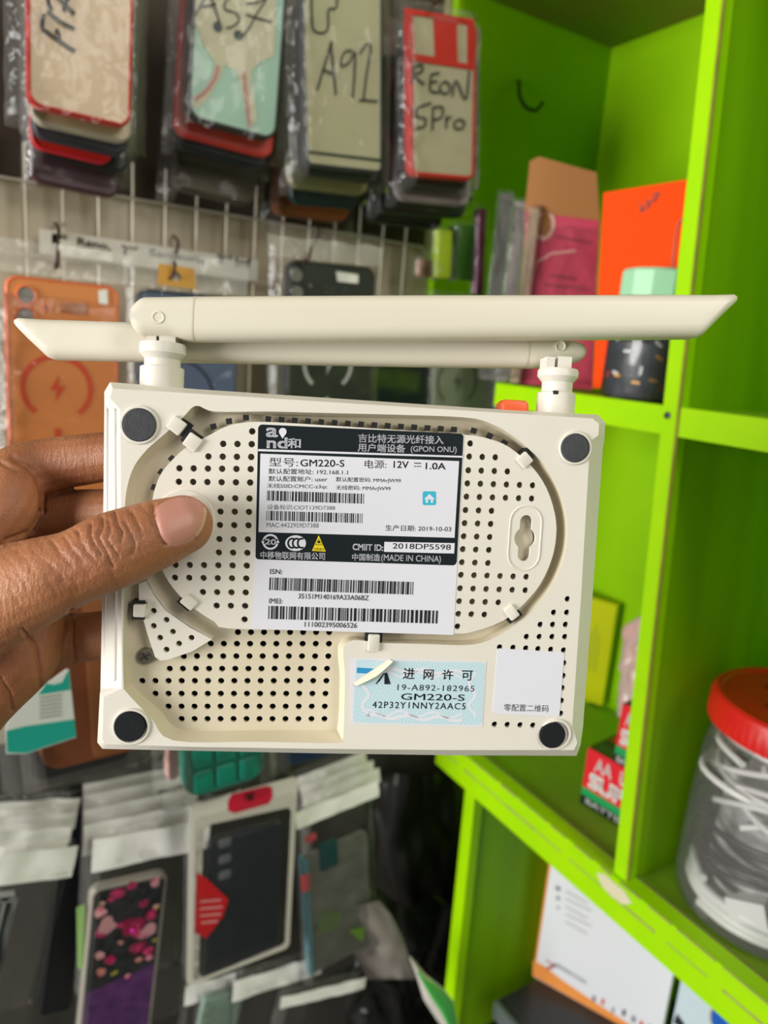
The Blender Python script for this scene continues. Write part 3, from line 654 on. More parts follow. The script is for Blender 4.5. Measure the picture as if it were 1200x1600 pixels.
# palm, heel of the hand and wrist
blob_tube(hb, [(KP(x, y, D), px2m(r, D)) for x, y, D, r in [(-60, 900, .275, 70), (-120, 990, .275, 105), (-170, 1110, .275, 115), (-230, 1260, .275, 105)]], 20)
blob_tube(hb, [(KP(x, y, D), px2m(r, D)) for x, y, D, r in [(40, 985, .268, 60), (20, 1020, .268, 70), (-60, 1080, .270, 85), (-150, 1180, .274, 90)]], 20)
blob_tube(hb, [(KP(x, y, D), px2m(r, D)) for x, y, D, r in [(-190, 1150, .275, 120), (-300, 1420, .275, 105), (-420, 1750, .270, 115), (-560, 2150, .26, 130)]], 20)
SCL = 20.0                         # remesh at a larger scale, then shrink back
me = bpy.data.meshes.new('tmp'); me.from_pydata([tuple(q * SCL) for q in hb.v], [], hb.f)
to = bpy.data.objects.new('tmp', me); COL.objects.link(to)
rm = to.modifiers.new('r', 'REMESH'); rm.mode = 'VOXEL'; rm.voxel_size = .0006 * SCL
sm = to.modifiers.new('s', 'SMOOTH'); sm.factor = .5; sm.iterations = 9
dg = bpy.context.evaluated_depsgraph_get(); dg.update()
hm = bpy.data.meshes.new_from_object(to.evaluated_get(dg)); bpy.data.objects.remove(to)
hm.name = 'hand'
import array
# creases: shallow grooves pressed in along strokes measured on the thumb and fingers
CR = []
def crease(pts, w, d): CR.append(([(x, y) for x, y in pts], w, min(d, .001)))
crease([(178, 800), (182, 815), (190, 830), (188, 845)], 2.6, 0.00104); crease([(158, 808), (160, 822), (152, 838), (165, 862), (172, 880), (176, 886)], 2.8, 0.00133)
crease([(141, 818), (140, 835), (145, 848), (158, 868)], 2.4, 0.00095); crease([(194, 815), (206, 838), (210, 855), (205, 868)], 2.4, 0.00076)
crease([(168, 812), (172, 830), (166, 842), (178, 860), (186, 872)], 2.0, 0.00076); crease([(120, 828), (124, 845), (140, 868), (152, 880)], 2.0, 0.00067)
crease([(100, 838), (112, 858), (128, 876)], 2.0, 0.00057); crease([(80, 845), (92, 862), (112, 884)], 2.0, 0.00047); crease([(205, 800), (214, 818), (222, 838)], 2., 0.00057)
crease([(20, 715), (45, 730), (62, 752), (66, 775), (66, 800)], 4., 0.00209); crease([(0, 722), (25, 735)], 3, 0.00095)
crease([(66, 800), (50, 830), (10, 845)], 4., 0.00152)
crease([(35, 985), (55, 1010), (62, 1050), (66, 1080)], 3.5, 0.00171); crease([(0, 1060), (15, 1085), (20, 1110)], 3, 0.00114); crease([(112, 955), (112, 1000), (116, 1040)], 3.5, 0.00190)
crease([(238, 788), (238, 800), (242, 815), (250, 838), (258, 850)], 3.2, 0.00095); crease([(258, 850), (285, 852), (306, 842)], 2.5, 0.00057)
rc = random.Random(4)
for k in range(46):                # fine slanting skin lines over the thumb and its joint
    x, y = rc.uniform(5, 225), rc.uniform(0, 1); yc = 872 - (x - 60) * .32 + (y - .5) * 90; L_ = rc.uniform(14, 34)
    crease([(x, yc), (x + L_ * .45, yc + L_ * .5), (x + L_ * .75, yc + L_ * 1.1)], rc.uniform(1.3, 2.), rc.uniform(.00012, .0003))
nv = len(hm.vertices); N = [v.normal.copy() for v in hm.vertices]
co = [0.0] * (nv * 3); hm.vertices.foreach_get('co', co)
camL = RI @ CAM; RM3 = RM
def seg_d(p, a, b):
    dx, dy = b[0] - a[0], b[1] - a[1]; t = max(0, min(1, ((p[0] - a[0]) * dx + (p[1] - a[1]) * dy) / (dx * dx + dy * dy)))
    return math.hypot(p[0] - a[0] - dx * t, p[1] - a[1] - dy * t)
for i in range(nv):
    L = Vector(co[3 * i:3 * i + 3]) / SCL
    P = RM @ L
    if N[i].dot(camL - L) > 0:
        x, y = pix(P)
        if -15 < x < 340 and 640 < y < 1150:
            d = 0.
            for pts, w, dep in CR:
                if not (min(q[0] for q in pts) - 12 < x < max(q[0] for q in pts) + 12 and min(q[1] for q in pts) - 12 < y < max(q[1] for q in pts) + 12): continue
                m_ = min(seg_d((x, y), pts[k], pts[k + 1]) for k in range(len(pts) - 1))
                d += dep * math.exp(-(m_ / w) ** 2)
            L = L - N[i] * d
    co[3 * i:3 * i + 3] = L
hm.vertices.foreach_set('co', co); hm.update()
hm.polygons.foreach_set('use_smooth', [True] * len(hm.polygons))
skin = bpy.data.materials.new('skin'); skin.use_nodes = True
nt = skin.node_tree; b = nt.nodes['Principled BSDF']; b.inputs['Roughness'].default_value = .52
b.inputs['Subsurface Weight'].default_value = .25; b.inputs['Subsurface Radius'].default_value = (.004, .0015, .0008); b.inputs['Subsurface Scale'].default_value = 1
tc = nt.nodes.new('ShaderNodeTexCoord')
n1 = nt.nodes.new('ShaderNodeTexNoise'); n1.inputs['Scale'].default_value = 55; n1.inputs['Detail'].default_value = 6; nt.links.new(tc.outputs['Object'], n1.inputs['Vector'])
r1 = nt.nodes.new('ShaderNodeValToRGB'); r1.color_ramp.elements[0].color = lin('92593a'); r1.color_ramp.elements[1].color = lin('b07650'); r1.color_ramp.elements[0].position = .3; r1.color_ramp.elements[1].position = .7
nt.links.new(n1.outputs['Fac'], r1.inputs[0]); nt.links.new(r1.outputs[0], b.inputs['Base Color'])
mp = nt.nodes.new('ShaderNodeMapping'); mp.inputs['Rotation'].default_value = (0, 0, R_(-55)); mp.inputs['Scale'].default_value = (1, .22, .5); nt.links.new(tc.outputs['Object'], mp.inputs['Vector'])
n2 = nt.nodes.new('ShaderNodeTexNoise'); n2.inputs['Scale'].default_value = 900; n2.inputs['Detail'].default_value = 3; nt.links.new(mp.outputs[0], n2.inputs['Vector'])
n3 = nt.nodes.new('ShaderNodeTexVoronoi'); n3.inputs['Scale'].default_value = 1300; nt.links.new(tc.outputs['Object'], n3.inputs['Vector'])
ad = nt.nodes.new('ShaderNodeMath'); ad.operation = 'MULTIPLY_ADD'; ad.inputs[1].default_value = .35; nt.links.new(n3.outputs['Distance'], ad.inputs[0]); nt.links.new(n2.outputs['Fac'], ad.inputs[2])
bp = nt.nodes.new('ShaderNodeBump'); bp.inputs['Strength'].default_value = .6; bp.inputs['Distance'].default_value = .0006; nt.links.new(ad.outputs[0], bp.inputs['Height']); nt.links.new(bp.outputs[0], b.inputs['Normal'])
hm.materials.clear(); hm.materials.append(skin)
hand = bpy.data.objects.new('hand', hm); COL.objects.link(hand); hand.matrix_world = RM
tag(hand, 'brown-skinned left hand gripping the white router, thumb across its back', 'hand')
# thumb nail: a curved plate lying on the thumb
bv = BVHTree.FromPolygons([v.co.copy() for v in hm.vertices], [tuple(p.vertices) for p in hm.polygons])
nail_o = smooth_path([(241, 800, 0), (246, 791, 0), (262, 782, 0), (285, 776, 0), (306, 775, 0), (318, 781, 0), (323, 794, 0), (321, 812, 0), (314, 830, 0), (300, 845, 0), (280, 853, 0), (262, 852, 0), (252, 843, 0), (245, 822, 0)], 4, True)
c0 = Vector((283, 812, 0)); rings = []
RN = 8
for k in range(RN + 1):
    rings.append([c0 + (q - c0) * (k / RN) for q in nail_o])
def on_hand(x, y, lift):
    d = (RI.to_3x3() @ ray(x, y)).normalized(); h = bv.ray_cast(camL, d)
    if h[0] is None: return None
    return h[0] + h[1] * lift
nm = MB(); vs = []; ok = True; no = len(nail_o)
base = []
for k in range(RN + 1):
    for q in rings[k]:
        h = on_hand(q.x, q.y, (.0002 * (1 if k < RN else .1)) + .0002 * (1 - (k / RN) ** 2))
        if h is None: h = base[-no] if len(base) >= no else Vector((0, 0, 0))
        base.append(h)
fs = [(k * no + i, k * no + (i + 1) % no, (k + 1) * no + (i + 1) % no, (k + 1) * no + i) for k in range(RN) for i in range(no)]
nm.add(base, fs)
nailm = bpy.data.materials.new('nail'); nailm.use_nodes = True; b = nailm.node_tree.nodes['Principled BSDF']; b.inputs['Base Color'].default_value = lin('c58a7a'); b.inputs['Roughness'].default_value = .42; b.inputs['Subsurface Weight'].default_value = .2; b.inputs['Subsurface Radius'].default_value = (.003, .001, .001); b.inputs['Subsurface Scale'].default_value = 1
nail_tip = mat('nail_tip', 'c4a082', .35)
for f in range(len(nm.f)):
    k, i = divmod(f, no); q = rings[k + 1][i]
    if k >= RN - 1 and q.x + .25 * (800 - q.y) > 300 and q.y < 842: nm.m[f] = 1
nm.obj('thumbnail', [nailm, nail_tip], hand, 80, label='pinkish thumbnail')
# ---------------------------------------------------------------- phone cases and packets on the wall
class Card:                       # a flat-ish thing standing in a room plane, measured on the photo
    def __init__(s, bl, br, tl=None, Y=None, h=None, fn=None):
        fn = fn or (lambda x, y: onY(x, y, Y))
        A, B = fn(*bl), fn(*br); s.w = (B - A).length
        if tl is not None:
            C_ = fn(*tl); up = C_ - A; s.h = h or up.length
        else: up = Vector((0, 0, 1)); s.h = h or s.w * 2.06
        x = (B - A).normalized(); u = up.normalized(); k = x.dot(u)
        s.M = frame(A, x - u * k * .5, u - x * k * .5); s.I = s.M.inverted()
        s.o = s.I @ CAM
    def l(s, px, py, dz=0.):
        d = s.I.to_3x3() @ ray(px, py); t = (dz - s.o.z) / d.z; q = s.o + d * t; return (q.x, q.y)
    def L(s, pts, dz=0.): return [s.l(x, y, dz) for x, y in pts]
clear_film = film('clear_film', gloss=.24, rough=.05, haze=.008, scale=80, bump=1.)
hazy_film = film('hazy_film', gloss=.28, rough=.05, haze=.02, scale=45)
edge_film = film('bag_edge_film', gloss=.5, rough=.06, haze=.05, scale=120, bump=1.2)
cloud_film = film('cloudy_film', gloss=.35, rough=.08, haze=.27, scale=70, bump=1.)
frost = mat('frosted_back', 'd6b892', .3, noise_amt=.1, noise_scale=8, col2='cdac84')
header_m = mat('bag_header_white', 'f8f6f0', .35, bump=.6, bump_scale=40)
marker = mat('marker_ink', '15171c', .5); marker2 = mat('marker_ink_grey', '3a3a35', .6)
hookm = mat('hook_bronze', '4a2f26', .4, .6)
def solid(name, c, rough=.45, **k): return mat(name, c, rough, **k)
navy = solid('navy_plastic', '1c2636'); black = solid('black_plastic', '14181c', .4); red = solid('red_plastic', 'd0271c', .4); maroon = solid('maroon_plastic', '4e2033', .35)
def bag(c, parent, m=.006, top=.02, t=.012, mt=None, seed=1, amp=.0032, name='plastic_bag', bot=None):
    nx, ny = 14, 26; bot = m if bot is None else bot
    x0, x1, y0, y1 = -m, c.w + m, -bot, c.h + top; vs = []; fs = []
    for j in range(ny + 1):
        for i in range(nx + 1):
            u, v = i / nx, j / ny; e = min(u, 1 - u) * nx / 1.2; f = min(v * ny / 1.2, (1 - v) * ny / 3.5); k = min(1, e, f)
            x, y = x0 + (x1 - x0) * u, y0 + (y1 - y0) * v
            z = -t + (t + .0022) * (1 - (1 - k) ** 2) + amp * k * noise.noise(Vector((x * 60, y * 45, seed * 3.7))) + amp * .5 * abs(noise.noise(Vector((x * 150, y * 120, seed)))) 
            if k >= 1: z = max(z, .0008)
            vs.append((x + .001 * noise.noise(Vector((y * 70, seed, 0))), y + .0012 * noise.noise(Vector((x * 60, seed, 5))), z))
    for j in range(ny):
        for i in range(nx):
            a = j * (nx + 1) + i; fs.append((a, a + 1, a + nx + 2, a + nx + 1))
    p = MB().add(vs, fs)
    for k in range(len(fs)):
        u, v = k % nx, k // nx
        if not (-.0005 < vs[fs[k][0]][0] and vs[fs[k][1]][0] < c.w + .0005 and vs[fs[k][2]][1] < c.h + .0005): p.m[k] = 1
    return p.obj(name, [mt or clear_film, edge_film], parent, 80)
def case(c, label, back, rim, t=.010, group=None, cams=None, rad=.0095, rimw=.0022, glass=.0, bagkw=None, name='phone_case', extra=None):
    r = empty(name, c.M, label, 'phone case', group)
    o = rrect(0, 0, c.w, c.h, rad, 6); i_ = rrect(rimw, rimw, c.w - rimw, c.h - rimw, rad - rimw, 6)
    cut = []; p = MB()
    bpn = MB().slab(i_, -t, -.0008, 0).obj('back_panel', back, r)
    q = MB(); n = len(o)
    q.loft([[(x, y, -t) for x, y in o], [(x, y, -.0018) for x, y in o], [(x, y, -.0004) for x, y in inset(o, .0006)], [(x, y, 0) for x, y in inset(o, .0013)], [(x, y, -.0004) for x, y in i_], [(x, y, -.002) for x, y in inset(i_, .0001)]], 0, None, False, False)
    q.obj('bumper', rim, r, 50)
    for (cx, cy, cr, mm) in cams or []:
        k = MB(); k.lathe([(cr + .0014, -.001), (cr + .0014, .0006), (cr + .0006, .001), (cr, .0006), (cr, -.0005)], 28, 0, T3(cx, cy, 0), False); k.disc((cx, cy), cr, -.0003, 1)
        k.obj('camera_opening', [rim, mm], bpn, 50)
    if extra:
        extra(c, r)
        for ch in list(r.children):        # marks printed or written on the back belong to the back
            if ch.name.split('.')[0] in ('handwriting', 'cream_shape', 'pink_line', 'ink_dot', 'lower_line', 'camera_outline', 'charging_ring', 'print', 'white_tag', 'card_flap', 'puffed_panel', 'camera_block'): ch.parent = bpn
    if bagkw is not None: bag(c, r, **bagkw)
    return r
def bag_top(c, r, h0, h1, x0=-.01, x1=None, seed=1):     # the cloudy hang strip of a bag, above the case
    x1 = c.w + .01 if x1 is None else x1; nx, ny = 14, 8; vs = []; fs = []
    for j in range(ny + 1):
        for i in range(nx + 1):
            x, y = x0 + (x1 - x0) * i / nx, h0 + (h1 - h0) * j / ny
            vs.append((x, y + .002 * noise.noise(Vector((x * 60, seed, 4))) * (j == ny), .0035 + .003 * noise.noise(Vector((x * 50, y * 60, seed)))))
    for j in range(ny):
        for i in range(nx): a = j * (nx + 1) + i; fs.append((a, a + 1, a + nx + 2, a + nx + 1))
    MB().add(vs, fs).obj('bag_top', cloud_film, r, 80)
def hook(pt, Y0, name_l, px=None, drop=.01):
    A = onY(*pt, YW - .008); E = onY(*(px or pt), Y0)
    p = MB(); p.tube(smooth_path([A + Vector((0, .004, .012)), A + Vector((0, -.004, .010)), A + Vector((0, -.012, .002)), E + Vector((0, .01, -.001)), E, E + Vector((0, -.004, .009))], 5), .0014, 8)
    p.obj('display_hook', hookm, None, 60, label=name_l, cat='hook', group='display hooks on the wire grid')
def strokes(c, r, L, w, m, dz=.0009, name='handwriting', off=(0, 0), k=1., ribbon_n=5):
    p = MB()
    for s_ in L:
        q = smooth_path([(*c.l(off[0] + x * k, off[1] + y * k, dz), 0) for x, y in s_], ribbon_n); p.ribbon([(a.x, a.y) for a in q], w, dz)
    return p.obj(name, m, r, 0)
G1, G2 = 'cases hanging in the leftmost stack', 'cases hanging in the second stack'
lens_grey = solid('lens_grey', '8d8983', .3); lens_dark = solid('lens_dark', '15151a', .2)
# ---- F17 stack
def x_f17(c, r):
    strokes(c, r, [[(69, 22), (67, 34), (67, 45)], [(67, 45), (80, 54), (102, 70), (118, 80)], [(88, 45), (92, 54), (91, 61)], [(74, 17), (90, 30), (104, 39), (117, 45)], [(75, -10), (77, 7), (83, 15)], [(84, -12), (103, 8), (117, 22)], [(101, 18), (102, 8), (108, -6)]], .0024, marker)
case(Card((43, 163), (205, 191), (62, -150), .595), 'red-rimmed frosted phone case with bold sideways black handwriting, front of the leftmost stack', frost, red, cams=[(.018, .148, .008, lens_dark)], group=G1, bagkw=dict(seed=1, m=.013, bot=.014), extra=x_f17)
clearm = solid('clear_rim', 'cfc6b2', .25)
case(Card((50, 190), (206, 216), (68, -120), .613), 'milky clear phone case directly behind the red-rimmed frosted case', frost, clearm, t=.011, group=G1, bagkw=dict(seed=2, m=.007))
case(Card((50, 212), (198, 240), (68, -90), .629), 'dark navy phone case third in the leftmost hanging stack', navy, navy, group=G1)
case(Card((46, 229), (176, 256), (66, -70), .645), 'thin bright red phone case low in the leftmost hanging stack', red, solid('crimson', 'c01a2c', .4), t=.006, group=G1)
case(Card((60, 240), (200, 268), (78, -40), .656), 'charcoal phone case between the bright red and maroon cases', black, black, group=G1, bagkw=dict(seed=4, m=.009))
case(Card((48, 282), (186, 306), (66, -10), .674), 'maroon phone case at the back of the leftmost hanging stack', maroon, maroon, t=.013, group=G1, bagkw=dict(seed=5))
# ---- A57 stack
mint = solid('mint_print', 'a9cdbc', .3)
pinkp = solid('pink_print', 'c98a86', .5); creamp = solid('cream_print', 'd2cbb0', .5)
def x_a57(c, r):
    p = MB()
    p.poly(c.L([(303, -20), (432, -20), (430, 70), (428, 88), (405, 98), (392, 112), (402, 190), (388, 195), (376, 130), (368, 108), (350, 102), (342, 125), (325, 155), (304, 172), (301, 160), (318, 145), (332, 118), (336, 98), (318, 70), (306, 40)], 0), -.0003, 0); p.obj('cream_shape', creamp, r, 0)
    strokes(c, r, [[(341, 102), (336, 122), (320, 144), (302, 156)], [(381, 112), (385, 155), (391, 200)]], .0026, pinkp, .0001, 'pink_line')
    strokes(c, r, [[(306, 22), (322, -6), (328, -14)], [(328, -14), (336, 12), (344, 36)], [(312, 10), (326, 9), (338, 6)], [(366, -6), (354, 0), (352, 14), (368, 20), (374, 32), (362, 42), (354, 43)], [(384, 6), (400, 4), (416, -2), (400, 24), (388, 46), (377, 58)], [(384, 22), (402, 28), (424, 34)]], .0013, marker)
    p = MB()
    for x, y in ((340, 42), (372, 55)): q = c.l(x, y); p.disc(q, .0034, .0006)
    p.obj('ink_dot', solid('teal_ink', '12302e', .4), r, 0)
case(Card((291, 184), (433, 224), (304, -120), .60), 'mint green patterned phone case with black handwriting and a black rim', mint, black, group=G2, bagkw=dict(seed=6, m=.014, bot=.016), extra=x_a57, rad=.012, rimw=.003)
case(Card((272, 208), (426, 248), (290, -90), .618), 'red-edged phone case just behind the mint patterned case', red, solid('scarlet', 'cc2a20', .4), t=.007, group=G2)
case(Card((272, 226), (418, 268), (288, -60), .63), 'dark blue-black phone case third in the stack behind the mint case', navy, solid('blue_black', '101c26', .4), t=.014, group=G2, bagkw=dict(seed=7))
bronze = solid('brown_plastic', '5b5040', .5)
case(Card((272, 292), (398, 326), (286, 0), .665), 'dull brown phone case at the back of the stack behind the mint case', bronze, solid('brown_rim', '4a4236', .5), t=.016, group=G2, bagkw=dict(seed=8, m=.012))
# ---- A92 stack
G3, G4 = 'cases hanging in the third stack', 'cases hanging in the stack beside the green shelf'
smoke = solid('smoky_clear', 'c3bd9f', .22)
def x_a92(c, r):
    o = (380, 0); k = 1 / 3
    strokes(c, r, [[(322, -60), (325, 110), (345, 150), (385, 150), (400, 120), (402, 45), (436, 38), (442, -20)]], .0016, black, .0004, 'camera_outline', o, k)
    strokes(c, r, [[(350, 420), (385, 300), (418, 190)], [(412, 195), (425, 320), (437, 445)], [(372, 325), (398, 335), (428, 350)], [(515, 238), (482, 240), (460, 280), (465, 308), (500, 290), (526, 245), (524, 350), (516, 458)], [(548, 250), (586, 205), (600, 232), (582, 340), (566, 468)], [(545, 468), (632, 474)]], .0017, marker2, .001, 'handwriting', o, k)
    p = MB(); p.add([(*q, .0003) for q in c.L([(481, 235), (598, 249), (597, 253), (481, 239)])], [(0, 1, 2, 3)]); p.obj('lower_line', black, r, 0)
case(Card((478, 258), (598, 271), (470, -80), .592), 'smoky clear phone case with grey handwriting and a charcoal rim', smoke, solid('charcoal_rim', '3a3f45', .4), group=G3, bagkw=dict(seed=9, m=.013, bot=.014), extra=x_a92, rad=.006)
case(Card((476, 272), (590, 291), (470, -40), .606), 'black phone case directly behind the smoky clear case with handwriting', black, black, group=G3, t=.009)
case(Card((455, 292), (575, 308), (450, 0), .628), 'olive tinted clear phone case low in the smoky case\'s stack', solid('olive_clear', '8d875a', .3), solid('olive_rim', '8f8a62', .3), group=G3, bagkw=dict(seed=10))
case(Card((455, 318), (560, 328), (448, 20), .648), 'dark teal phone case above the orange-brown one in the smoky case\'s stack', solid('dark_teal', '17302e', .4), solid('dark_teal_r', '17302e', .4), t=.008, group=G3)
case(Card((432, 334), (545, 350), (428, 40), .672), 'orange-brown phone case at the back of the smoky case\'s stack', solid('burnt_orange', 'a85f26', .5), solid('burnt_orange_r', '9a5420', .5), t=.013, group=G3, bagkw=dict(seed=11, m=.011))
# ---- stack beside the shelf
def x_reon(c, r):
    o = (380, 0); k = 1 / 3
    a = lambda L: c.L([(o[0] + x * k, o[1] + y * k) for x, y in L])
    p = MB(); p.fill2d([a([(758, 38), (1082, 92), (1078, 328), (770, 282)]), a([(795, 68), (892, 84), (900, 268), (803, 252)]), a([(1012, 100), (1030, 92), (1052, 112), (1052, 300), (1004, 292), (1000, 130)])], -.0004, .0006); p.obj('camera_block', red, r)
    strokes(c, r, [[(805, 300), (796, 350), (783, 398)], [(800, 312), (838, 305), (840, 335), (802, 352), (852, 396)], [(884, 345), (880, 422), (922, 432)], [(882, 350), (922, 340)], [(882, 386), (912, 380)], [(950, 380), (925, 400), (932, 432), (960, 436), (972, 405), (950, 380)], [(982, 452), (1000, 378), (1045, 466), (1062, 332)],
        [(884, 482), (822, 505), (815, 545), (855, 555), (852, 590), (808, 602)], [(892, 498), (890, 612)], [(890, 505), (935, 502), (932, 548), (892, 562)], [(956, 540), (954, 602)], [(955, 565), (978, 545)], [(1015, 558), (992, 575), (1000, 602), (1030, 600), (1038, 572), (1015, 558)]], .0019, marker2, .001, 'handwriting', o, k)
case(Card((642, 274), (742, 289), (630, 11), .585), 'red phone case with grey handwriting and two camera windows, beside the shelf', smoke, red, group=G4, bagkw=dict(seed=12, m=.008, top=.012, bot=.012), extra=x_reon, rad=.008, rimw=.0035)
case(Card((632, 288), (732, 305), (622, 40), .60), 'black phone case directly behind the red two-window case', black, black, group=G4)
case(Card((622, 312), (735, 333), (612, 60), .617), 'pale lilac edged phone case third behind the red two-window case', solid('dull_lilac', '6f6468', .3), solid('lilac_rim', 'a59a9f', .3), group=G4, bagkw=dict(seed=13), rad=.012, rimw=.005)
case(Card((592, 330), (728, 349), (584, 80), .64), 'dark bagged phone case fourth behind the red two-window case', solid('grey_black', '24282a', .4), black, t=.014, group=G4, bagkw=dict(seed=14))
case(Card((575, 345), (690, 370), (568, 100), .664), 'charcoal phone case at the very back beside the green shelf', black, black, t=.013, group=G4)
hook((690, -40), .575, 'bronze hook carrying the red two-window stack', (690, -6))
hook((540, -90), .585, 'bronze hook carrying the smoky case\'s stack', (540, -60)); hook((370, -120), .59, 'bronze hook carrying the mint case\'s stack', (370, -90)); hook((130, -160), .585, 'bronze hook carrying the red-rimmed frosted stack', (130, -130))

# ---- paper strip on the grid
c = Card((62, 396), (402, 436), (62, 357), YW - .018)
p = MB(); p.slab([(0, 0), (c.w, 0), (c.w, c.h), (0, c.h)], -.0006, 0)
for body, x0, y0, x1, y1, h in (('1', 82, 379, 88, 380, 14), ('st', 91, 373, 105, 375, 7), ('Reno,', 121, 385, 172, 393, 14), ('2', 190, 397, 199, 398, 14), ('nd', 201, 390, 214, 392, 7), ('Samsung', 233, 403, 320, 414, 14), ('rd', 350, 404, 362, 406, 7), ('3', 339, 412, 348, 413, 14), ('Inf', 368, 416, 392, 419, 14)):
    o, q = c.l(x0, y0), c.l(x1, y1); hh = (Vector(c.l(x0, y0 - h)) - Vector(o)).length
    p.text(body, o, q, hh, .0002, 1, None, .02)
p.obj('paper_strip', [solid('strip_paper', 'd9d4c6', .7), marker], None, 0, label='long white paper strip with blurry black writing fixed across the grid', cat='paper strip', Mw=c.M)

# ---- middle row
def ring_print(c, r, ctr, rpx, m, bolt=None, w=.0042, a0=-245, a1=65, bar=True):
    p = MB(); q = c.l(*ctr, 0); e = c.l(ctr[0] + rpx, ctr[1], 0); R = abs(e[0] - q[0])
    p.ribbon([(q[0] + R * math.cos(R_(a)), q[1] + R * math.sin(R_(a))) for a in range(-50, 231, 10)], w, -.0003)
    if bar: p.ribbon([(q[0], q[1] - R * 1.28), (q[0], q[1] - R * 1.75)], w * 1.2, -.0003)
    if bolt:
        B = [(.15, 1), (-.62, -.12), (-.05, -.12), (-.2, -1), (.62, .2), (.05, .2)]; p.poly([(q[0] + x * R * .36, q[1] + y * R * .44) for x, y in B], -.0002)
    p.obj('charging_ring', m, r, 0)
orange = solid('orange_silicone', 'e08a4a', .5); orange_r = solid('orange_rim', 'ef7a4a', .4); oprint = solid('orange_print', 'd94a26', .5)
def x_or(c, r):
    bag_top(c, r, c.h + .002, c.h + .026, -.012, c.w + .012, 3)
    ring_print(c, r, (90, 607), 52, oprint, True)
    q = MB()
    for y0 in (479, 488):
        q.text('MAGNETIC', c.l(95, y0, -.0002), c.l(139, y0 + 3.5, -.0002), .0028, -.0002, 0, None, .02)
    q.obj('print', oprint, r, 0)
    a = MB(); a.poly(c.L([(153, 454), (167, 452), (168, 476), (154, 474)]), .0012); a.obj('white_tag', header_m, r, 0)
c = Card((16, 790), (184, 784), (8, 428), .655)
P1 = c.l(41, 461); P2 = c.l(40, 494); P3 = c.l(72, 480)
case(c, 'orange phone case with a red charging ring and bolt, behind the hand', orange, orange_r, cams=[(*P1, .0062, lens_grey), (*P2, .0062, lens_grey), (*P3, .0016, lens_grey)], bagkw=dict(seed=21, m=.010, top=.0, bot=.01), extra=x_or)
blue = solid('slate_blue', '5a6a88', .5); dblue = solid('navy_rim', '27324c', .4)
c = Card((215, 800), (364, 794), (211, 449), .648)
def x_bl(c, r):
    ring_print(c, r, (275, 622), 58, dblue, True, .0026)
    bag_top(c, r, c.h + .002, c.h + .03, -.006, c.w + .006, 5)
    a = MB(); q = [c.l(x, y, .002) for x, y in ((245, 412), (300, 420), (303, 452), (243, 445))]
    hol = c.l(272, 432, .002); a.fill2d([q, [(hol[0] + .0042 * math.cos(i * .5236), hol[1] + .0042 * math.sin(i * .5236)) for i in range(12)]], .0074, .0080); a.obj('hanger_tab', solid('amber_tab', 'd39a3a', .4), r, 0, label='amber hanger tab')
case(c, 'slate blue phone case with navy rim hanging from an amber tab', blue, dblue, bagkw=dict(seed=22, m=.010, top=.035), extra=x_bl)
c = Card((446, 790), (572, 784), (438, 404), .62)
wprint = solid('pale_print', 'c9ccc6', .5)
def x_bk(c, r):
    bag_top(c, r, c.h + .001, c.h + .018, -.022, c.w + .004, 7)
    ring_print(c, r, (513, 568), 36, wprint, True, .0035)
    a = MB(); a.slab([c.l(x, y) for x, y in ((525, 424), (559, 429), (559, 443), (527, 440))], 0, .001); a.obj('white_tag', header_m, r, 0)
    q = MB()
    for y0 in (450, 459): q.text('MAGNETIC', c.l(506, y0), c.l(542, y0 + 3), .0022, .0001, 0, None, .02)
    q.obj('print', wprint, r, 0)
case(c, 'black phone case with a pale charging ring, below a bent hook', black, black, cams=[(*c.l(463, 429), .0062, lens_grey), (*c.l(464, 457), .0062, lens_grey), (*c.l(485, 446), .002, lens_grey)], bagkw=dict(seed=23, m=.014, top=.03, mt=hazy_film), extra=x_bk)
case(Card((570, 800), (668, 796), (566, 478), .635), 'glossy dark navy phone case to the right of the black one', solid('gloss_navy', '141d28', .15), black, bagkw=dict(seed=24, m=.006, top=.02))
c = Card((670, 780), (765, 775), (668, 478), .628)
case(c, 'grey-green phone case with a thin dark charging ring, left of the shelf', solid('sage_plastic', '8f977f', .45), solid('sage_rim', '7b836c', .45), bagkw=dict(seed=25, m=.004, top=.015), extra=lambda c, r: ring_print(c, r, (715, 597), 29, solid('dark_sage', '56604c', .5), True, .0022))
hook((88, 372), .64, 'bronze hook over the orange case', (90, 412)); hook((272, 390), .635, 'bronze hook through the amber tab', (271, 428)); hook((490, 372), .61, 'bent bronze hook above the black case', (482, 404))
# small packets at the corner
def packet(label, bl, br, tl, Y, m, t=.008, cat='packet', group=None, film_on=True, name='packet', seed=30):
    c = Card(bl, br, tl, Y); r = empty(name, c.M, label, cat, group)
    MB().slab(rrect(0, 0, c.w, c.h, .002, 3), -t, 0, .001, 2).obj('card', m, r)
    if film_on: bag(c, r, m=.003, top=.006, t=t + .002, seed=seed)
    return c, r
lime_m = solid('lime_card', 'b6d020', .4); dgreen = solid('leaf_green_card', '3f7a1c', .45)
packet('small lime green packet hanging at the corner under the stacks', (683, 434), (704, 437), (682, 358), .64, lime_m, seed=31)
packet('darker green packet beside the small lime packet', (712, 437), (742, 442), (710, 350), .645, dgreen, seed=32)
packet('thin purple packet at the edge of the shelf', (744, 462), (755, 463), (744, 325), .64, solid('purple_card', '7a2458', .4), seed=33)
packet('pinkish packet hanging left of the lime one', (655, 432), (680, 436), (655, 405), .665, solid('pink_beige', 'd3a890', .5), seed=34)
c, r = packet('very dark green packet with a bright lime leaf, left of the mid shelf', (776, 700), (815, 704), (776, 470), .615, solid('bottle_green', '122a16', .4), seed=35, t=.02)
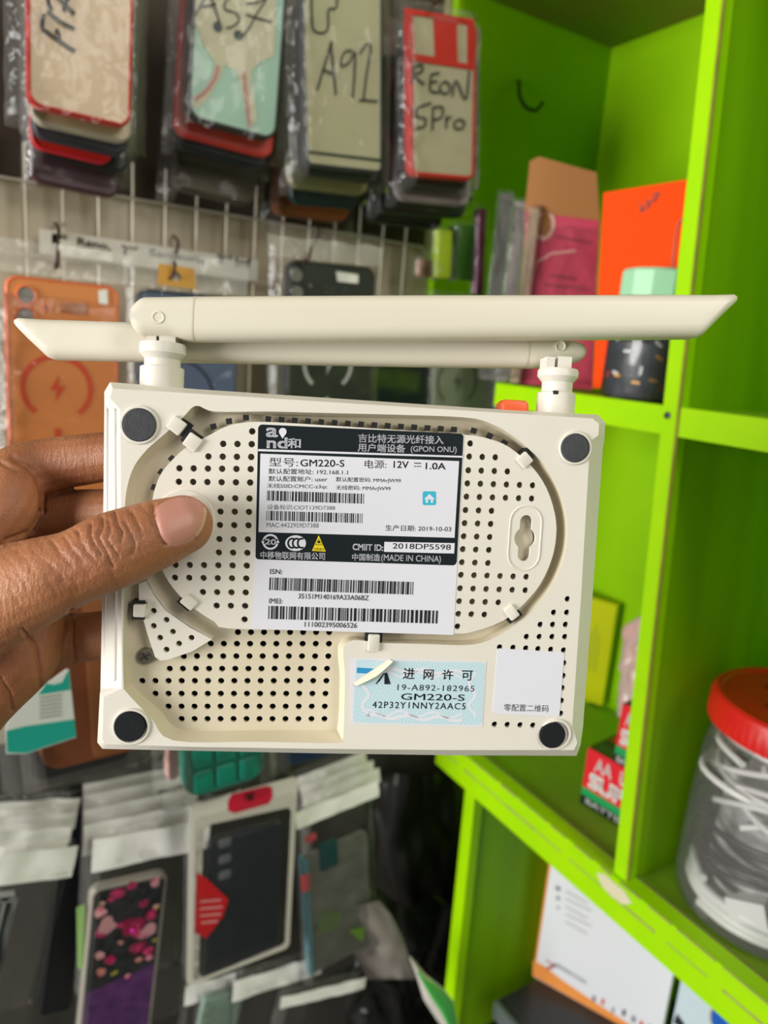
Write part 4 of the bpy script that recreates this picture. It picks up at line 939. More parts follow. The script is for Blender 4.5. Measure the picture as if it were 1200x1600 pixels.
p = MB(); p.poly(c.L([(774, 590), (784, 584), (802, 588), (803, 612), (788, 618), (774, 606)], .0005), .0006); p.obj('lime_leaf', solid('lime_leaf', 'a8d81c', .4), r, 0)
# ---------------------------------------------------------------- lower hanging goods
tan = mat('tan_leather', 'a0562c', .55, noise_amt=.3, noise_scale=90, col2='8c4722', bump=.5, bump_scale=700)
tan_s = mat('tan_leather_sheen', 'b06a3a', .45, noise_amt=.3, noise_scale=60, col2='9b5a30')
teal_p = solid('teal_print', '22b5a8', .45); grey_p = solid('grey_print', 'a5a5a2', .6)
c = Card((66, 1210), (240, 1163), (42, 860), .516)
def x_lea(c, r):
    p = MB(); p.slab(rrect(.034, .003, c.w - .004, c.h - .01, .004, 3), -.0006, .0014, .0006, 2); p.obj('card_flap', tan_s, r)
    b_ = Card((30, 1176), (119, 1153), (18, 1072), .503)
case(c, 'tan leather phone case below the hand, wrapped with a teal and white card', tan, tan, t=.012, rad=.014, rimw=.003, bagkw=dict(seed=41, m=.012, bot=.02, top=.02), extra=x_lea)
c = Card((28, 1176), (120, 1152), (20, 1040), .500)
r = empty('sleeve_card', c.M, 'teal and white striped sleeve card lying across the tan leather case', 'card')
p = MB(); p.slab([c.l(x, y) for x, y in ((8, 1140), (10, 1178), (40, 1178), (119, 1152), (108, 1046), (104, 1046), (60, 1078), (20, 1110))], -.0008, 0); p.obj('card', solid('card_white', 'f4f5f4', .5), r)
p = MB()
p.poly(c.L([(10, 1142), (38, 1135), (116, 1124), (119, 1151), (40, 1177), (11, 1176)], .0002), .0002); p.poly(c.L([(107, 1047), (110, 1078), (60, 1086), (72, 1068), (84, 1070), (97, 1066), (103, 1054)], .0002), .0002); p.obj('teal_band', teal_p, r)
p = MB()
for i in range(6): o, q = c.l(62, 1092 + i * 6.2, .0002), c.l(96, 1087 + i * 6.2, .0002); p.poly([o, q, (q[0], q[1] + .0012), (o[0], o[1] + .0012)], .0003)
p.obj('fine_print', grey_p, r)
case(Card((52, 1226), (205, 1182), (42, 960), .532), 'black phone case edge showing under the tan leather case', black, black, t=.012, bagkw=dict(seed=42, m=.02, bot=.012))
# green ribbed case
gr = solid('jade_silicone', '0b7f69', .42); gr_d = solid('jade_side', '0c8f7c', .4)
def x_rib(c, r):
    p = MB(); n = 3; wv_ = c.w * .86 / n
    for i in range(n):
        for j in range(7):
            x0 = c.w * .07 + i * wv_; y0 = .004 + j * .0225
            if y0 + .02 < c.h: p.slab(rrect(x0 + .001, y0, x0 + wv_ - .001, y0 + .0208, .003, 3), -.001, .0028, .002, 3)
    p.obj('puffed_panel', gr, r, 50)
case(Card((290, 1251), (414, 1219), (262, 1010), .54), 'jade green puffer-style phone case hanging below the router', gr, gr_d, t=.014, rad=.014, bagkw=dict(seed=43, m=.016, bot=.012), extra=x_rib)
case(Card((448, 1199), (562, 1178), (436, 990), .57), 'deep blue phone case edge peeping out below the router', solid('deep_blue', '12305a', .4), solid('deep_blue_r', '14345f', .35), t=.012, bagkw=dict(seed=44, m=.012, bot=.01))
case(Card((262, 1222), (280, 1218), (250, 1010), .57), 'pale pink bagged phone case edge left of the jade green one', solid('pale_pink', 'd9a79c', .4), solid('pale_pink_r', 'd9a79c', .4), bagkw=dict(seed=45, m=.01, bot=.014), rad=.004, rimw=.001)

def header_bag(label, group, bl, br, tl, Y, hh, fill=None, seed=50, top_m=.004, name='phone_case'):
    """a clear bag under a white header strip"""
    c = Card(bl, br, tl, Y); r = empty(name, c.M, label, 'phone case', group)
    bag(c, r, m=.003, top=.002, bot=.004, seed=seed, t=.009)
    p = MB(); ny, nx = 6, 12
    vs = []; 
    for j in range(ny + 1):
        for i in range(nx + 1):
            x, y = -.004 + (c.w + .008) * i / nx, c.h - hh + hh * j / ny; vs.append((x, y, .003 + .0022 * noise.noise(Vector((x * 55, y * 55, seed * 1.3))) - .002 * (j / ny)))
    fs = [(j * (nx + 1) + i, j * (nx + 1) + i + 1, (j + 1) * (nx + 1) + i + 1, (j + 1) * (nx + 1) + i) for j in range(ny) for i in range(nx)]
    nv_ = len(vs); vs += [(x, y, z - .0006) for x, y, z in vs]; fs += [tuple(nv_ + k for k in reversed(f)) for f in fs]
    p.add(vs, fs); p.obj('header_strip', header_m, r, 60)
    return c, r
# floral case and the white-headed packs behind it
G5 = 'bagged cases with white headers behind the floral case'
c, r = header_bag('floral black, pink and purple phone case in a clear bag with white header', None, (122, 1640), (282, 1600), (108, 1322), .60, .030, seed=51)
flm = mat('floral_ground', '14171d', .35, noise_amt=.75, noise_scale=130, col2='30343a')
purple = mat('purple_glitter', '47205e', .4, noise_amt=.45, noise_scale=90, col2='713a80')
f0 = c.L([(142, 1390), (262, 1358), (263, 1640), (158, 1672)]); xs = [q[0] for q in f0]; X0, X1 = f0[0][0], f0[1][0] + .001; Y0, Y1 = -.012, f0[0][1]
rim = solid('floral_rim', 'b9b3a6', .25)
p = MB(); p.slab(rrect(X0, Y0, X1, Y1, .008, 5), -.008, .0002, .0012, 3); p.obj('case_shell', rim, r)
pr = rrect(X0 + .003, Y0 + .003, X1 - .003, Y1 - .003, .006, 5); ysp = c.l(200, 1530)[1]
p = MB(); p.poly([(x, max(y, ysp - .003 + .2 * (x - X0))) for x, y in pr], .0005); fpan = p.obj('floral_panel', flm, r)
p = MB(); p.poly([(x, min(y, ysp - .003 + .2 * (x - X0))) for x, y in pr], .0006); p.obj('purple_panel', purple, r)
p = MB()
random.seed(8)
zf = .0008
for (x, y, rr, ms) in ((148, 1455, .0115, (2, 2, 1)), (206, 1450, .0118, (0, 0, 1)), (228, 1455, .0112, (2, 2, 1)), (214, 1480, .0085, (0, 1, 0)), (183, 1393, .0072, (1, 1, 0)), (172, 1403, .004, (1, 1, 1)), (207, 1382, .005, (1, 0, 1)), (242, 1376, .006, (2, 2, 1)), (224, 1409, .0055, (0, 0, 1)), (157, 1425, .006, (2, 2, 1)),
        (235, 1427, .006, (0, 1, 0)), (190, 1444, .005, (0, 1, 0)), (252, 1478, .006, (1, 0, 1)), (246, 1490, .005, (2, 1, 2)), (169, 1496, .0065, (1, 0, 0)), (156, 1491, .005, (2, 2, 2)), (157, 1517, .005, (1, 3, 3)), (199, 1522, .003, (2, 1, 2)), (178, 1517, .0035, (4, 4, 4)), (252, 1412, .004, (4, 2, 4)), (159, 1409, .0035, (4, 2, 4)), (187, 1470, .003, (3, 2, 3)), (217, 1496, .004, (3, 3, 2)), (244, 1465, .003, (4, 4, 4))):
    q = c.l(x, y); q = (min(max(q[0], X0 + .004 + rr), X1 - .004 - rr), q[1])
    for k in range(11):
        a, d = random.uniform(0, 6.28), rr * random.uniform(.15, .62) * (1 - k / 14); zf += .000008
        p.disc((q[0] + d * math.cos(a), q[1] + d * math.sin(a)), rr * random.uniform(.45, .75) * (1 - k / 22), zf, ms[k % 3], None, 10, rr * random.uniform(.4, .65) * (1 - k / 22))
p.obj('flower', [solid('crimson_petal', 'a3104a', .5), solid('rose_petal', 'd23c74', .5), solid('blush_petal', 'e3a6ac', .5), solid('coral_petal', 'c98a78', .5), solid('olive_leaf', '9a9440', .5)], fpan, 0)
q = c.l(206, 1450); p = MB(); p.lathe([(.0022, 0), (.0014, .001), (0, .0012)], 10, 0, T3(q[0], q[1], .0032)); p.obj('gem', solid('magenta_gem', 'f012b0', .1), fpan)
p = MB(); p.slab([c.l(x, y, -.004) for x, y in ((120, 1420), (132, 1415), (128, 1510), (122, 1512))], -.006, -.002); p.obj('green_slip', solid('pale_lime', 'a6d27e', .5), r)
for i, (y, dy) in enumerate(((1296, 0), (1272, 0), (1250, 0), (1232, 0))):
    header_bag(['topmost', 'second highest', 'third highest', 'fourth highest'][3 - i] + ' of the white-headed clear bags stacked behind the floral case', G5, (124, 1560), (282 - 3 * i, 1520), (106 - 2 * i, y), .618 + .017 * i, .03, seed=55 + i)
# leftmost stack
G6 = 'bagged cases with white headers at the left edge'
c, r = header_bag('white-backed phone case in a clear bag at the bottom left edge', G6, (-75, 1700), (24, 1690), (-80, 1345), .60, .028, seed=61)
p = MB(); a, b_ = c.l(-60, 1690), c.l(14, 1402); p.slab(rrect(a[0], a[1], b_[0], b_[1], .008, 4), -.008, .0002, .001, 2); p.obj('case_shell', [solid('milky_white', 'c9cbce', .3)], r)
for i in range(3): header_bag(['highest', 'middle', 'lowest'][2 - i] + ' of the white-headed bags behind the white case at the left edge', G6, (-75, 1600), (38 + 2 * i, 1590), (-80, 1312 - 24 * i), .618 + .016 * i, .03, seed=65 + i)
case(Card((62, 1590), (112, 1580), (62, 1246), .672), 'narrow black phone case hanging in the gap between the bagged stacks', black, black, t=.012, rad=.005)
# boxed black case with the red arch
c = Card((292, 1543), (452, 1478), (302, 1256), .552)
r = empty('phone_case', c.M, 'charcoal phone case in a white hanging card with red arch and red diamond', 'phone case')
wcard = solid('card_offwhite', 'dcd6cc', .4); cred = solid('card_red', 'd21a3c', .4)
W = rrect(0, 0, c.w, c.h, .006, 4); win = c.L([(318, 1298), (330, 1288), (450, 1262), (456, 1268), (446, 1472), (440, 1478), (318, 1528), (310, 1520)])
p = MB(); p.fill2d([W, win], -.001, 0); p.obj('hanging_card', wcard, r)
p = MB(); a, b_ = c.l(324, 1534), c.l(446, 1284); p.slab(rrect(a[0], a[1], b_[0] - .001, b_[1], .008, 5), -.010, -.0012, .0015, 3); p.obj('case_shell', solid('charcoal_case', '252c34', .22), r)
p = MB()
for y in (1318, 1343, 1368): q = c.l(352, y); p.slab(rrect(q[0] - .006, q[1] - .0045, q[0] + .006, q[1] + .0045, .003, 4), -.0016, -.0004, .0006, 2)
p.obj('camera_opening', solid('lens_smoke', '6d7076', .3), r)
p = MB(); p.poly(c.L([(356, 1252), (362, 1241), (416, 1228), (425, 1230), (426, 1246), (420, 1256), (366, 1271), (356, 1266)], .0003), .0004); p.obj('red_arch', cred, r, label='red arch label at the hanging hole')
p = MB(); p.poly(c.L([(307, 1363), (322, 1372), (357, 1405), (348, 1432), (322, 1466), (303, 1456)], .0003), .0006); rdm = p.obj('red_diamond', solid('diamond_red', 'e0101e', .35), r)
p = MB()
for i, (x0, x1) in enumerate(((312, 345), (312, 347), (312, 345), (314, 340))): o, q = c.l(x0, 1408 + i * 11), c.l(x1, 1405 + i * 11); p.ribbon([o, q], .0022, .0009)
p.obj('fine_print', solid('pale_red_print', 'f0a9ac', .5), rdm, 0)
bag(c, r, m=.001, top=0, bot=.001, t=.011, seed=71, amp=.001)
hook((392, 1245), .55, 'bronze hook through the red arch card', (392, 1250))
# teal edged clear cases under white headers
G7 = 'clear bagged cases by the dark corner'
c, r = header_bag('teal-edged clear phone case in a bag with white header, right of the charcoal one', None, (484, 1545), (592, 1488), (466, 1268), .56, .017, seed=73)
a, b_ = c.l(484, 1530), c.l(577, 1300)
p = MB(); p.slab(rrect(a[0] + .002, a[1], b_[0], b_[1], .007, 5), -.008, -.003, .001, 2); p.obj('case_shell', mat('grey_clear_case', '7d7c74', .3, noise_amt=.35, noise_scale=40, col2='5f6058'), r)
p = MB(); p.slab(rrect(a[0] + .001, a[1] + .001, a[0] + .0065, b_[1] - .002, .002, 3), -.011, -.001, .001, 2); p.obj('bumper', solid('teal_blue', '4f8f9c', .35), r, label='teal side bumper')
q0, q1 = c.l(502, 1365), c.l(528, 1310); p = MB(); p.slab(rrect(q0[0], q0[1], q1[0], q1[1], .003, 3), -.004, -.001, .0006, 2); p.obj('camera_block', solid('deep_teal', '16484a', .3), r)
p = MB(); q0, q1 = c.l(472, 1396), c.l(483, 1365); p.slab(rrect(q0[0], q0[1], q1[0] , q1[1], .001, 2), -.002, .0002); q0, q1 = c.l(478, 1318), c.l(494, 1302); p.slab(rrect(q0[0], q0[1], q1[0], q1[1], .001, 2), -.002, .0002); p.obj('red_tag', solid('tag_red', 'd8545c', .4), r)
p = MB(); p.poly(c.L([(546, 1455), (572, 1450), (568, 1474), (556, 1466)]), -.002); [p.ribbon(c.L([(500 + 7 * k, 1462 - 2 * k), (503 + 7 * k, 1440 - 3 * k), (508 + 7 * k, 1425)]), .0016, -.0022) for k in range(5)]; p.obj('lime_print', solid('lime_print', '6f9a2a', .5), r, 0)
for i, y in enumerate((1243, 1226, 1208)):
    header_bag(['lowest', 'middle', 'highest'][i] + ' of the white-headed bags behind the teal-edged case', G7, (490, 1500), (590 - 6 * i, 1452), (474 + 3 * i, y), .580 + .02 * i, .016, seed=75 + i)
# lowest row, cut by the frame
G8 = 'bagged goods in the lowest row'
header_bag('white headed bag at the bottom beside the floral case', G8, (275, 1680), (338, 1665), (272, 1548), .60, .02, seed=81)
c, r = header_bag('white headed bag at the bottom centre above a green edge', G8, (345, 1700), (470, 1660), (356, 1536), .58, .022, seed=82)
c, r = packet('grey-green bagged phone case at the very bottom, right of the floral case', (292, 1700), (352, 1690), (288, 1574), .585, solid('grey_sage', '7f9688', .4), seed=83)
header_bag('clear bag with crinkled white header at the bottom, under the teal-edged case', G8, (402, 1720), (522, 1690), (432, 1560), .565, .012, seed=84)

# ---------------------------------------------------------------- dark sacks in the corner
def sheet(name, label, cat, pts_fn, m, nx=24, ny=24, th=.004, group=None):
    vs = [pts_fn(i / nx, j / ny) for j in range(ny + 1) for i in range(nx + 1)]; nrm = Vector((-.6, -.7, .3)).normalized()
    fs = [(j * (nx + 1) + i, j * (nx + 1) + i + 1, (j + 1) * (nx + 1) + i + 1, (j + 1) * (nx + 1) + i) for j in range(ny) for i in range(nx)]
    N0 = len(vs); vs2 = vs + [v - nrm * th for v in vs]; fs2 = fs + [tuple(N0 + k for k in reversed(f)) for f in fs]
    rim_ = [i for i in range(nx + 1)] + [(nx + 1) * j + nx for j in range(1, ny + 1)] + [(nx + 1) * ny + i for i in range(nx - 1, -1, -1)] + [(nx + 1) * j for j in range(ny - 1, 0, -1)]
    for k in range(len(rim_)): a, b_ = rim_[k], rim_[(k + 1) % len(rim_)]; fs2.append((b_, a, a + N0, b_ + N0))
    c0 = sum(vs, Vector()) / len(vs); c0.z = min(v.z for v in vs)
    return MB().add([v - c0 for v in vs2], fs2).obj(name, m, None, 80, label=label, cat=cat, group=group, Mw=Matrix.Translation(c0))
def nz3(x, y, s): return noise.noise(Vector((x, y, s)))
sack_m = mat('black_sack', '1d1f1c', .42, noise_amt=.3, noise_scale=16, col2='2b2a24', bump=.4, bump_scale=80)
def f1(u, v):                       # big black sack hung in the corner
    x = 575 + (770 - 575) * u; yt = 1212 + 10 * nz3(u * 7, 0, 1) - 4 * u; y = yt + (1720 - yt) * v
    Yp = .70 - .035 * v - .03 * math.sin(3 * u) + .02 * nz3(u * 4, v * 5, 3) + .008 * nz3(u * 11, v * 12, 4)
    return onY(x, y, Yp)
sheet('black_sack', 'black plastic sack hanging in the dark corner left of the green leg', 'sack', f1, sack_m)
def f2(u, v):                       # crumpled dark bag, nearer
    x = 540 + (735 - 540) * u; y = 1440 + 60 * nz3(u * 3, 1, 7) + (1700 - 1440) * v - 45 * math.sin(math.pi * u) * (1 - v)
    return onY(x, y, .635 - .03 * v - .015 * math.sin(math.pi * u) + .010 * nz3(u * 6, v * 6, 8) + .007 * nz3(u * 14, v * 14, 9))
sheet('crumpled_bag', 'crumpled glossy black bag at the foot of the corner', 'bag', f2, mat('black_bag_gloss', '222423', .25, bump=.5, bump_scale=60))
def f3(u, v):                       # pale grey roll / bag with curved edge
    e = [(592, 1408), (612, 1432), (630, 1470), (640, 1500), (650, 1530)]
    k = v * 4; i = min(3, int(k)); t = k - i; ex, ey = e[i][0] + (e[i + 1][0] - e[i][0]) * t, e[i][1] + (e[i + 1][1] - e[i][1]) * t
    x = ex - (1 - u) * (95 - 20 * v); y = ey + (1 - u) * 18 * (1 - v)
    return onY(x, y, .555 + .05 * (1 - u) ** 2 - .02 * v + .004 * nz3(u * 5, v * 5, 12))
sheet('grey_bag', 'pale grey plastic bag with a curved edge behind the teal-edged case', 'bag', f3, mat('grey_film', '8c857c', .4, noise_amt=.4, noise_scale=14, col2='5d5852'), 14, 14, .003)
def f4(u, v):
    L_ = [(640, 1496), (652, 1530), (662, 1562), (680, 1590), (700, 1618)]; Rr = [(644, 1500), (664, 1524), (694, 1548), (708, 1566), (716, 1610)]
    k = v * 4; i = min(3, int(k)); t = k - i; a = (L_[i][0] + (L_[i + 1][0] - L_[i][0]) * t, L_[i][1] + (L_[i + 1][1] - L_[i][1]) * t); b_ = (Rr[i][0] + (Rr[i + 1][0] - Rr[i][0]) * t, Rr[i][1] + (Rr[i + 1][1] - Rr[i][1]) * t)
    return onY(a[0] + (b_[0] - a[0]) * u, a[1] + (b_[1] - a[1]) * u, .515 - .01 * v - .008 * math.sin(math.pi * u))
wp = sheet('green_pouch', 'white-edged bright green pouch at the foot of the green leg', 'pouch', f4, [solid('pouch_white', 'd8d2c8', .4), solid('pouch_green', '4fc458', .35)], 12, 12, .003)
for pg in wp.data.polygons:
    if pg.index < 144: pg.material_index = 1 if (pg.index % 12) > 4 - (pg.index // 12) * .05 and pg.index // 12 > 1 else 0
# ---------------------------------------------------------------- goods on the shelves
def plane3(bl, br, tl, o, n, base=None):        # Card on an arbitrary plane through o with normal n
    def fn(x, y):
        d = ray(x, y); return CAM + d * ((o - CAM).dot(n) / d.dot(n))
    c = Card(bl, br, tl, fn=fn)
    if base is not None:
        A, B = fn(*bl), fn(*br); d = B - A; d.z = 0; A.z = base; c.M = frame(A, d, (0, 0, 1)); c.I = c.M.inverted(); c.o = c.I @ CAM; c.w = d.length
        c.h = c.l(*tl)[1]
    return c
def flo(P): return [(x, max(0., y)) for x, y in P]
# orange card standing near the divider, facing the room
o = Vector((S + .072, .86 * S, zm)); n = Vector((-.92, -.40, 0)).normalized()
c = plane3((925, 610), (1055, 618), (945, 299), o, n, zm + .002)
r = empty('orange_card', c.M, 'tall bright orange card with a small black scribble, standing on the upper shelf', 'card')
orm = solid('fluorescent_orange', 'ff4c00', .7, spec=.15)
p = MB(); q = c.L([(926, 606), (1052, 612), (1082, 279), (943, 301)]); p.slab(flo(q), -.003, 0); p.obj('card', orm, r)
strokes(c, r, [[(998, 318), (1003, 326), (1000, 332), (1012, 316)], [(1008, 312), (1015, 318), (1012, 326), (1022, 308)], [(1018, 306), (1028, 302), (1022, 316), (1031, 300)], [(1000, 330), (1010, 327)]], .0011, marker, .0004, 'scribble')
strokes(c, r, [[(1075, 338), (1066, 342), (1058, 355), (1052, 400), (1050, 418)]], .0009, solid('wire_loop', '7a3a10', .4), .0012, 'wire_loop')
# pink hanging card in a clear bag
o = Vector((S + .055, 1.08 * S, zm)); n = Vector((-.62, -.78, 0)).normalized()
c = plane3((808, 600), (928, 612), (822, 330), o, n, zm + .002)
r = empty('packet', c.M, 'pink card in a clear bag with a brown folded top, on the upper shelf', 'packet')
pk = mat('pink_card', 'd2506a', .4, noise_amt=.35, noise_scale=26, col2='c23a52'); br_m = solid('kraft_top', 'a8703c', .6)
p = MB(); p.slab(flo(c.L([(812, 600), (925, 612), (937, 342), (822, 322)])), -.004, 0); p.obj('card', pk, r)
p = MB(); p.slab(c.L([(820, 330), (937, 345), (932, 270), (842, 245), (828, 252)]), -.006, .001); p.obj('folded_top', br_m, r, label='brown folded top')
p = MB(); q = c.l(850, 352); p.disc(q, .010, .0008, 1, None, 28, .0135); p.disc(q, .0066, .001, 0, None, 24, .0098); p.ribbon(c.L([(830, 440), (838, 410), (862, 396), (900, 392)]), .0018, .0008, 1)
p.obj('printed_face', [br_m, solid('pale_pink_print', 'e7b0a4', .5)], r, 0)
p = MB()
for i, (x0, y0, x1, y1, h) in enumerate(((868, 370, 925, 380, 9), (858, 430, 900, 436, 8), (850, 445, 920, 452, 5))): a_, b_ = c.l(x0, y0), c.l(x1, y1); p.text('Summer' if i == 0 else 'Classic' if i == 1 else 'beauty', a_, b_, .0045, .0009) if False else p.ribbon([a_, b_], .0022, .0009)
p.obj('fine_print', solid('pink_print_dark', '9c3a4c', .5), r, 0)
bag(c, r, m=.004, top=.0, bot=-.0005, t=.008, seed=91, amp=.003)
# clear packets left of it
G9 = 'thin clear packets on the upper shelf'
for i, (x, w_, m_) in enumerate(((760, 20, solid('smoke_card', '6a6a62', .4)), (782, 18, solid('grey_card', '8a8680', .4)), (803, 14, solid('beige_card', 'a58f78', .4)))):
    o = Vector((S + .02 + .012 * i, 1.20 * S - .03 * i, zm)); c = plane3((x - w_ / 2, 600), (x + w_ / 2, 602), (x - w_ / 2 + 4, 300 + 12 * i), o, Vector((-.6, -.8, 0)), zm + .003)
    r = empty('clear_packet', c.M, ['grey clear packet furthest left on the upper shelf', 'middle clear packet on the upper shelf', 'beige clear packet touching the pink card'][i], 'packet', G9)
    MB().slab(rrect(0, 0, c.w, c.h, .001, 2), -.003, -.001).obj('card', m_, r); bag(c, r, m=.003, top=.004, t=.006, seed=95 + i, bot=-.0005, amp=.004)
# clear tub with mint lid in front of the orange card
P = onZ(985, 606, zm + .001); P = Vector((S + .026, .87 * S, zm + .001))
r = empty('tub', Matrix.Translation(P), 'clear tub of dark bits with a pale mint green lid on the upper shelf', 'tub')
D_ = (P - CAM).dot(fw); R0 = 57 * D_ / FPX; zt0 = onY(1000, 418, P.y).z - P.z; hl = onY(1000, 418, P.y).z - onY(1000, 463, P.y).z
mintl = solid('mint_lid', 'a8e0b4', .4); tubm = film('tub_plastic', gloss=.5, rough=.08, haze=.03, scale=20, bump=.2)
p = MB(); nn = 40; prof = [(R0, zt0 - hl), (R0, zt0 - .002), (R0 - .002, zt0), (0, zt0)]
p.lathe(prof, 12); p.obj('lid', mintl, r, 25)
R1 = R0 * 1.12
p = MB(); p.lathe([(0, .0005), (R1 - .003, .0005), (R1, .004), (R1, zt0 - hl - .012), (R0 - .002, zt0 - hl - .001)], 40, 0, None, False); p.obj('tub_wall', tubm, r, 50)
p = MB(); p.lathe([(0, .002), (R1 - .005, .002), (R1 - .003, .006), (R1 - .003, .045), (R1 - .012, .052), (0, .054)], 32); p.obj('contents', mat('dark_contents', '20242a', .35, noise_amt=.5, noise_scale=90, col2='3c444c', bump=.8, bump_scale=120), r, 50)
p = MB()
random.seed(5)
for k in range(16):
    a = R_(150 + random.random() * 130); z = .008 + random.random() * .05; T = T3((R1 - .0022) * math.cos(a), (R1 - .0022) * math.sin(a), z) @ Matrix.Rotation(a, 4, 'Z') @ Matrix.Rotation(R_(random.random() * 180), 4, 'X')
    p.slab(rrect(-.0012, -.0035, .0012, .0035, .001, 2), -.0005, .0005, 0, 1, random.choice((0, 1, 2)), T @ Matrix.Rotation(R_(90), 4, 'Y'))
p.obj('coloured_bits', [solid('amber_bit', 'e0a02a', .4), solid('red_bit', 'd03a3a', .4), solid('white_bit', 'd8d8d4', .4)], r, 40)

# yellow-green booklet leaning on the back panel
lb = zl + .0006
A = onX(905, 1126, XB - .035); 
pb = [onZ(908, 1124, lb), onZ(945, 1107, lb)]
e1 = pb[1]; dirv = (pb[0] - pb[1])
tlp = onX(972, 948, XB - .016); tl2 = onX(922, 926, XB - .001)
o = e1; zv = Vector((0, 0, 1))
w_ax = Vector((0, 1, 0)); 
p8 = [e1 + Vector((0, 0, 0)), tlp]
e1 = e1 + Vector((-.006, 0, .0045)); upv = (tlp - e1); c_x = Vector((-.35, 1, 0)).normalized()
M_ = frame(e1, -c_x, upv); I_ = M_.inverted(); hgt = (I_ @ tlp).y
r = empty('booklet', M_, 'yellow-green booklet leaning at the back of the middle shelf beside the router', 'booklet')
Wd = .11
p = MB(); p.box(-Wd, 0, 0, hgt, -.012, 0) if M_.to_3x3().col[2].dot(CAM - e1) > 0 else p.box(-Wd, 0, 0, hgt, 0, .012); p.obj('cover', solid('yellow_green_cover', 'c6cc00', .6, spec=.15), r)
zz_ = .0005 if M_.to_3x3().col[2].dot(CAM - e1) > 0 else -.0005
p = MB()
for i in range(4): p.ribbon([(-.016 - .006 * i, hgt * .3), (-.016 - .006 * i, hgt * (.75 if i % 2 else .68))], .0016, zz_)
p.obj('fine_print', solid('olive_print', '9aa800', .5), r, 0)

# battery boxes: red, white, green and black
def battery_box(label, cnr, dY, dX, h, base, yaw, group):
    r = empty('battery_box', Matrix.Translation(cnr) @ Matrix.Rotation(R_(yaw), 4, 'Z'), label, 'battery box', group)
    bk = solid('box_black', '17221e', .35); rd = solid('box_red', 'e01c2e', .35); gn = solid('box_green', '1d9a56', .35); wh = solid('box_white', 'f0f0ee', .4)
    # local: +x into the shelf, -y to the right along the front (towards the camera)
    p = MB(); p.box(0, dX, -dY, 0, 0, h); ct_ = p.obj('box_carton', bk, r)
    e = .0002; T = Matrix(((0, 0, -1, -e), (-1, 0, 0, 0), (0, 1, 0, 0), (0, 0, 0, 1)))   # front face: u to the right, v up
    p = MB(); p.poly([(0, h * .30), (dY, h * .30), (dY, h), (0, h)], 0, 0, T); p.obj('red_panel', rd, ct_, 0)
    p = MB(); p.poly([(0, h * .16), (dY, h * .16), (dY, h * .30), (0, h * .30)], 0, 0, T); p.obj('green_panel', gn, ct_, 0)
    p = MB(); p.text('AA', (dY * .14, h * .68), (dY * .38, h * .68), h * .22, .0003, 0, T, .02); p.text('UM-3', (dY * .5, h * .68), (dY * .92, h * .68), h * .22, .0003, 0, T, .03)
    p.text('SUPER', (dY * .10, h * .36), (dY * .92, h * .36), h * .24, .0003, 0, T, .05); p.text('BATTERY', (dY * .08, h * .045), (dY * .8, h * .045), h * .09, .0003, 0, T, .02)
    p.obj('lettering', wh, ct_, 0)
    T2 = T3(0, 0, h + e)
    p = MB(); p.poly([(.004, -dY), (dX * .35, -dY), (dX * .35, -.004), (.004, -.004)], 0, 0, T2); p.obj('green_top', solid('box_dark_green', '2c5a34', .4), ct_, 0)
    p = MB(); p.poly([(dX * .6, -dY * .3), (dX, -dY * .3), (dX, -.003), (dX * .6, -.003)], 0, 0, T2); p.obj('red_top', rd, ct_, 0)
    return r
B0 = onZ(906, 1253, lb); hB = (onY(911, 1170, B0.y).z - lb)
G10 = 'red battery boxes on the middle shelf'
battery_box('red, green and black battery box standing directly on the shelf board', B0, .075, .05, hB, lb, 8, G10)
B1 = B0 + Vector((.028, -.022, hB + .001)); hB1 = hB
q = onZ(958, 1190, lb + hB + .0008)
battery_box('second red battery box standing on top of the other battery box', q, .042, .045, hB, lb, 8, G10)
# crinkled clear bag on the upper battery box
zt2 = lb + 2 * hB + .002
def f5(u, v):
    x = 966 + 46 * u + 22 * (1 - v) * 0 - 0 * u; y0 = 950 + 30 * (1 - u); y = 1120 + (y0 - 1120) * v
    d = onX(x + 10 * v, y, q.x + .012 + .02 * v); return d + Vector((.006 * nz3(u * 4, v * 8, 21), 0, 0))
sheet('crinkled_bag', 'crinkled clear bag with pinkish contents on the upper battery box', 'bag', f5, [mat('crinkled_clear', 'b9b4a8', .2, noise_amt=.5, noise_scale=60, col2='d8a09a', bump=1., bump_scale=140)], 10, 20, .008)

# jar with the red lid
J = Vector((1.162 * S, .545 * S, lb)); Rj, Hj, hl = .067, .180, .023
r = empty('jar', Matrix.Translation(J), 'big clear jar with a red screw lid, stuffed with white and black cables', 'jar')
jarp = film('jar_plastic', gloss=.45, rough=.1, haze=.10, scale=25, bump=.6)
redl = mat('red_lid', 'e0241c', .3, noise_amt=.2, noise_scale=30, col2='cf1c18')
p = MB(); rings = []
for z, k in ((Hj - hl, 1.0), (Hj - hl + .002, 1.0), (Hj - .006, 1.0), (Hj - .002, .985), (Hj, .95), (Hj - .0005, .90), (Hj - .002, .88)):
    rings.append([((Rj + .001 + (.0008 if (i % 2 and z < Hj - .004) else 0)) * k * math.cos(2 * math.pi * i / 144), (Rj + .001 + (.0008 if (i % 2 and z < Hj - .004) else 0)) * k * math.sin(2 * math.pi * i / 144), z) for i in range(144)])
p.loft(rings); lid = p.obj('lid', redl, r, 30)
p = MB()
for i in range(5):
    a = i * 1.25; p.ribbon([(.02 * math.cos(a), .02 * math.sin(a)), (.036 * math.cos(a + .3), .036 * math.sin(a + .3))], .008, Hj - .0017)
p.disc((0, 0), .016, Hj - .0016, 0, None, 24); p.obj('dust_mark', solid('lid_smudge', '6e1a14', .6), lid, 0)
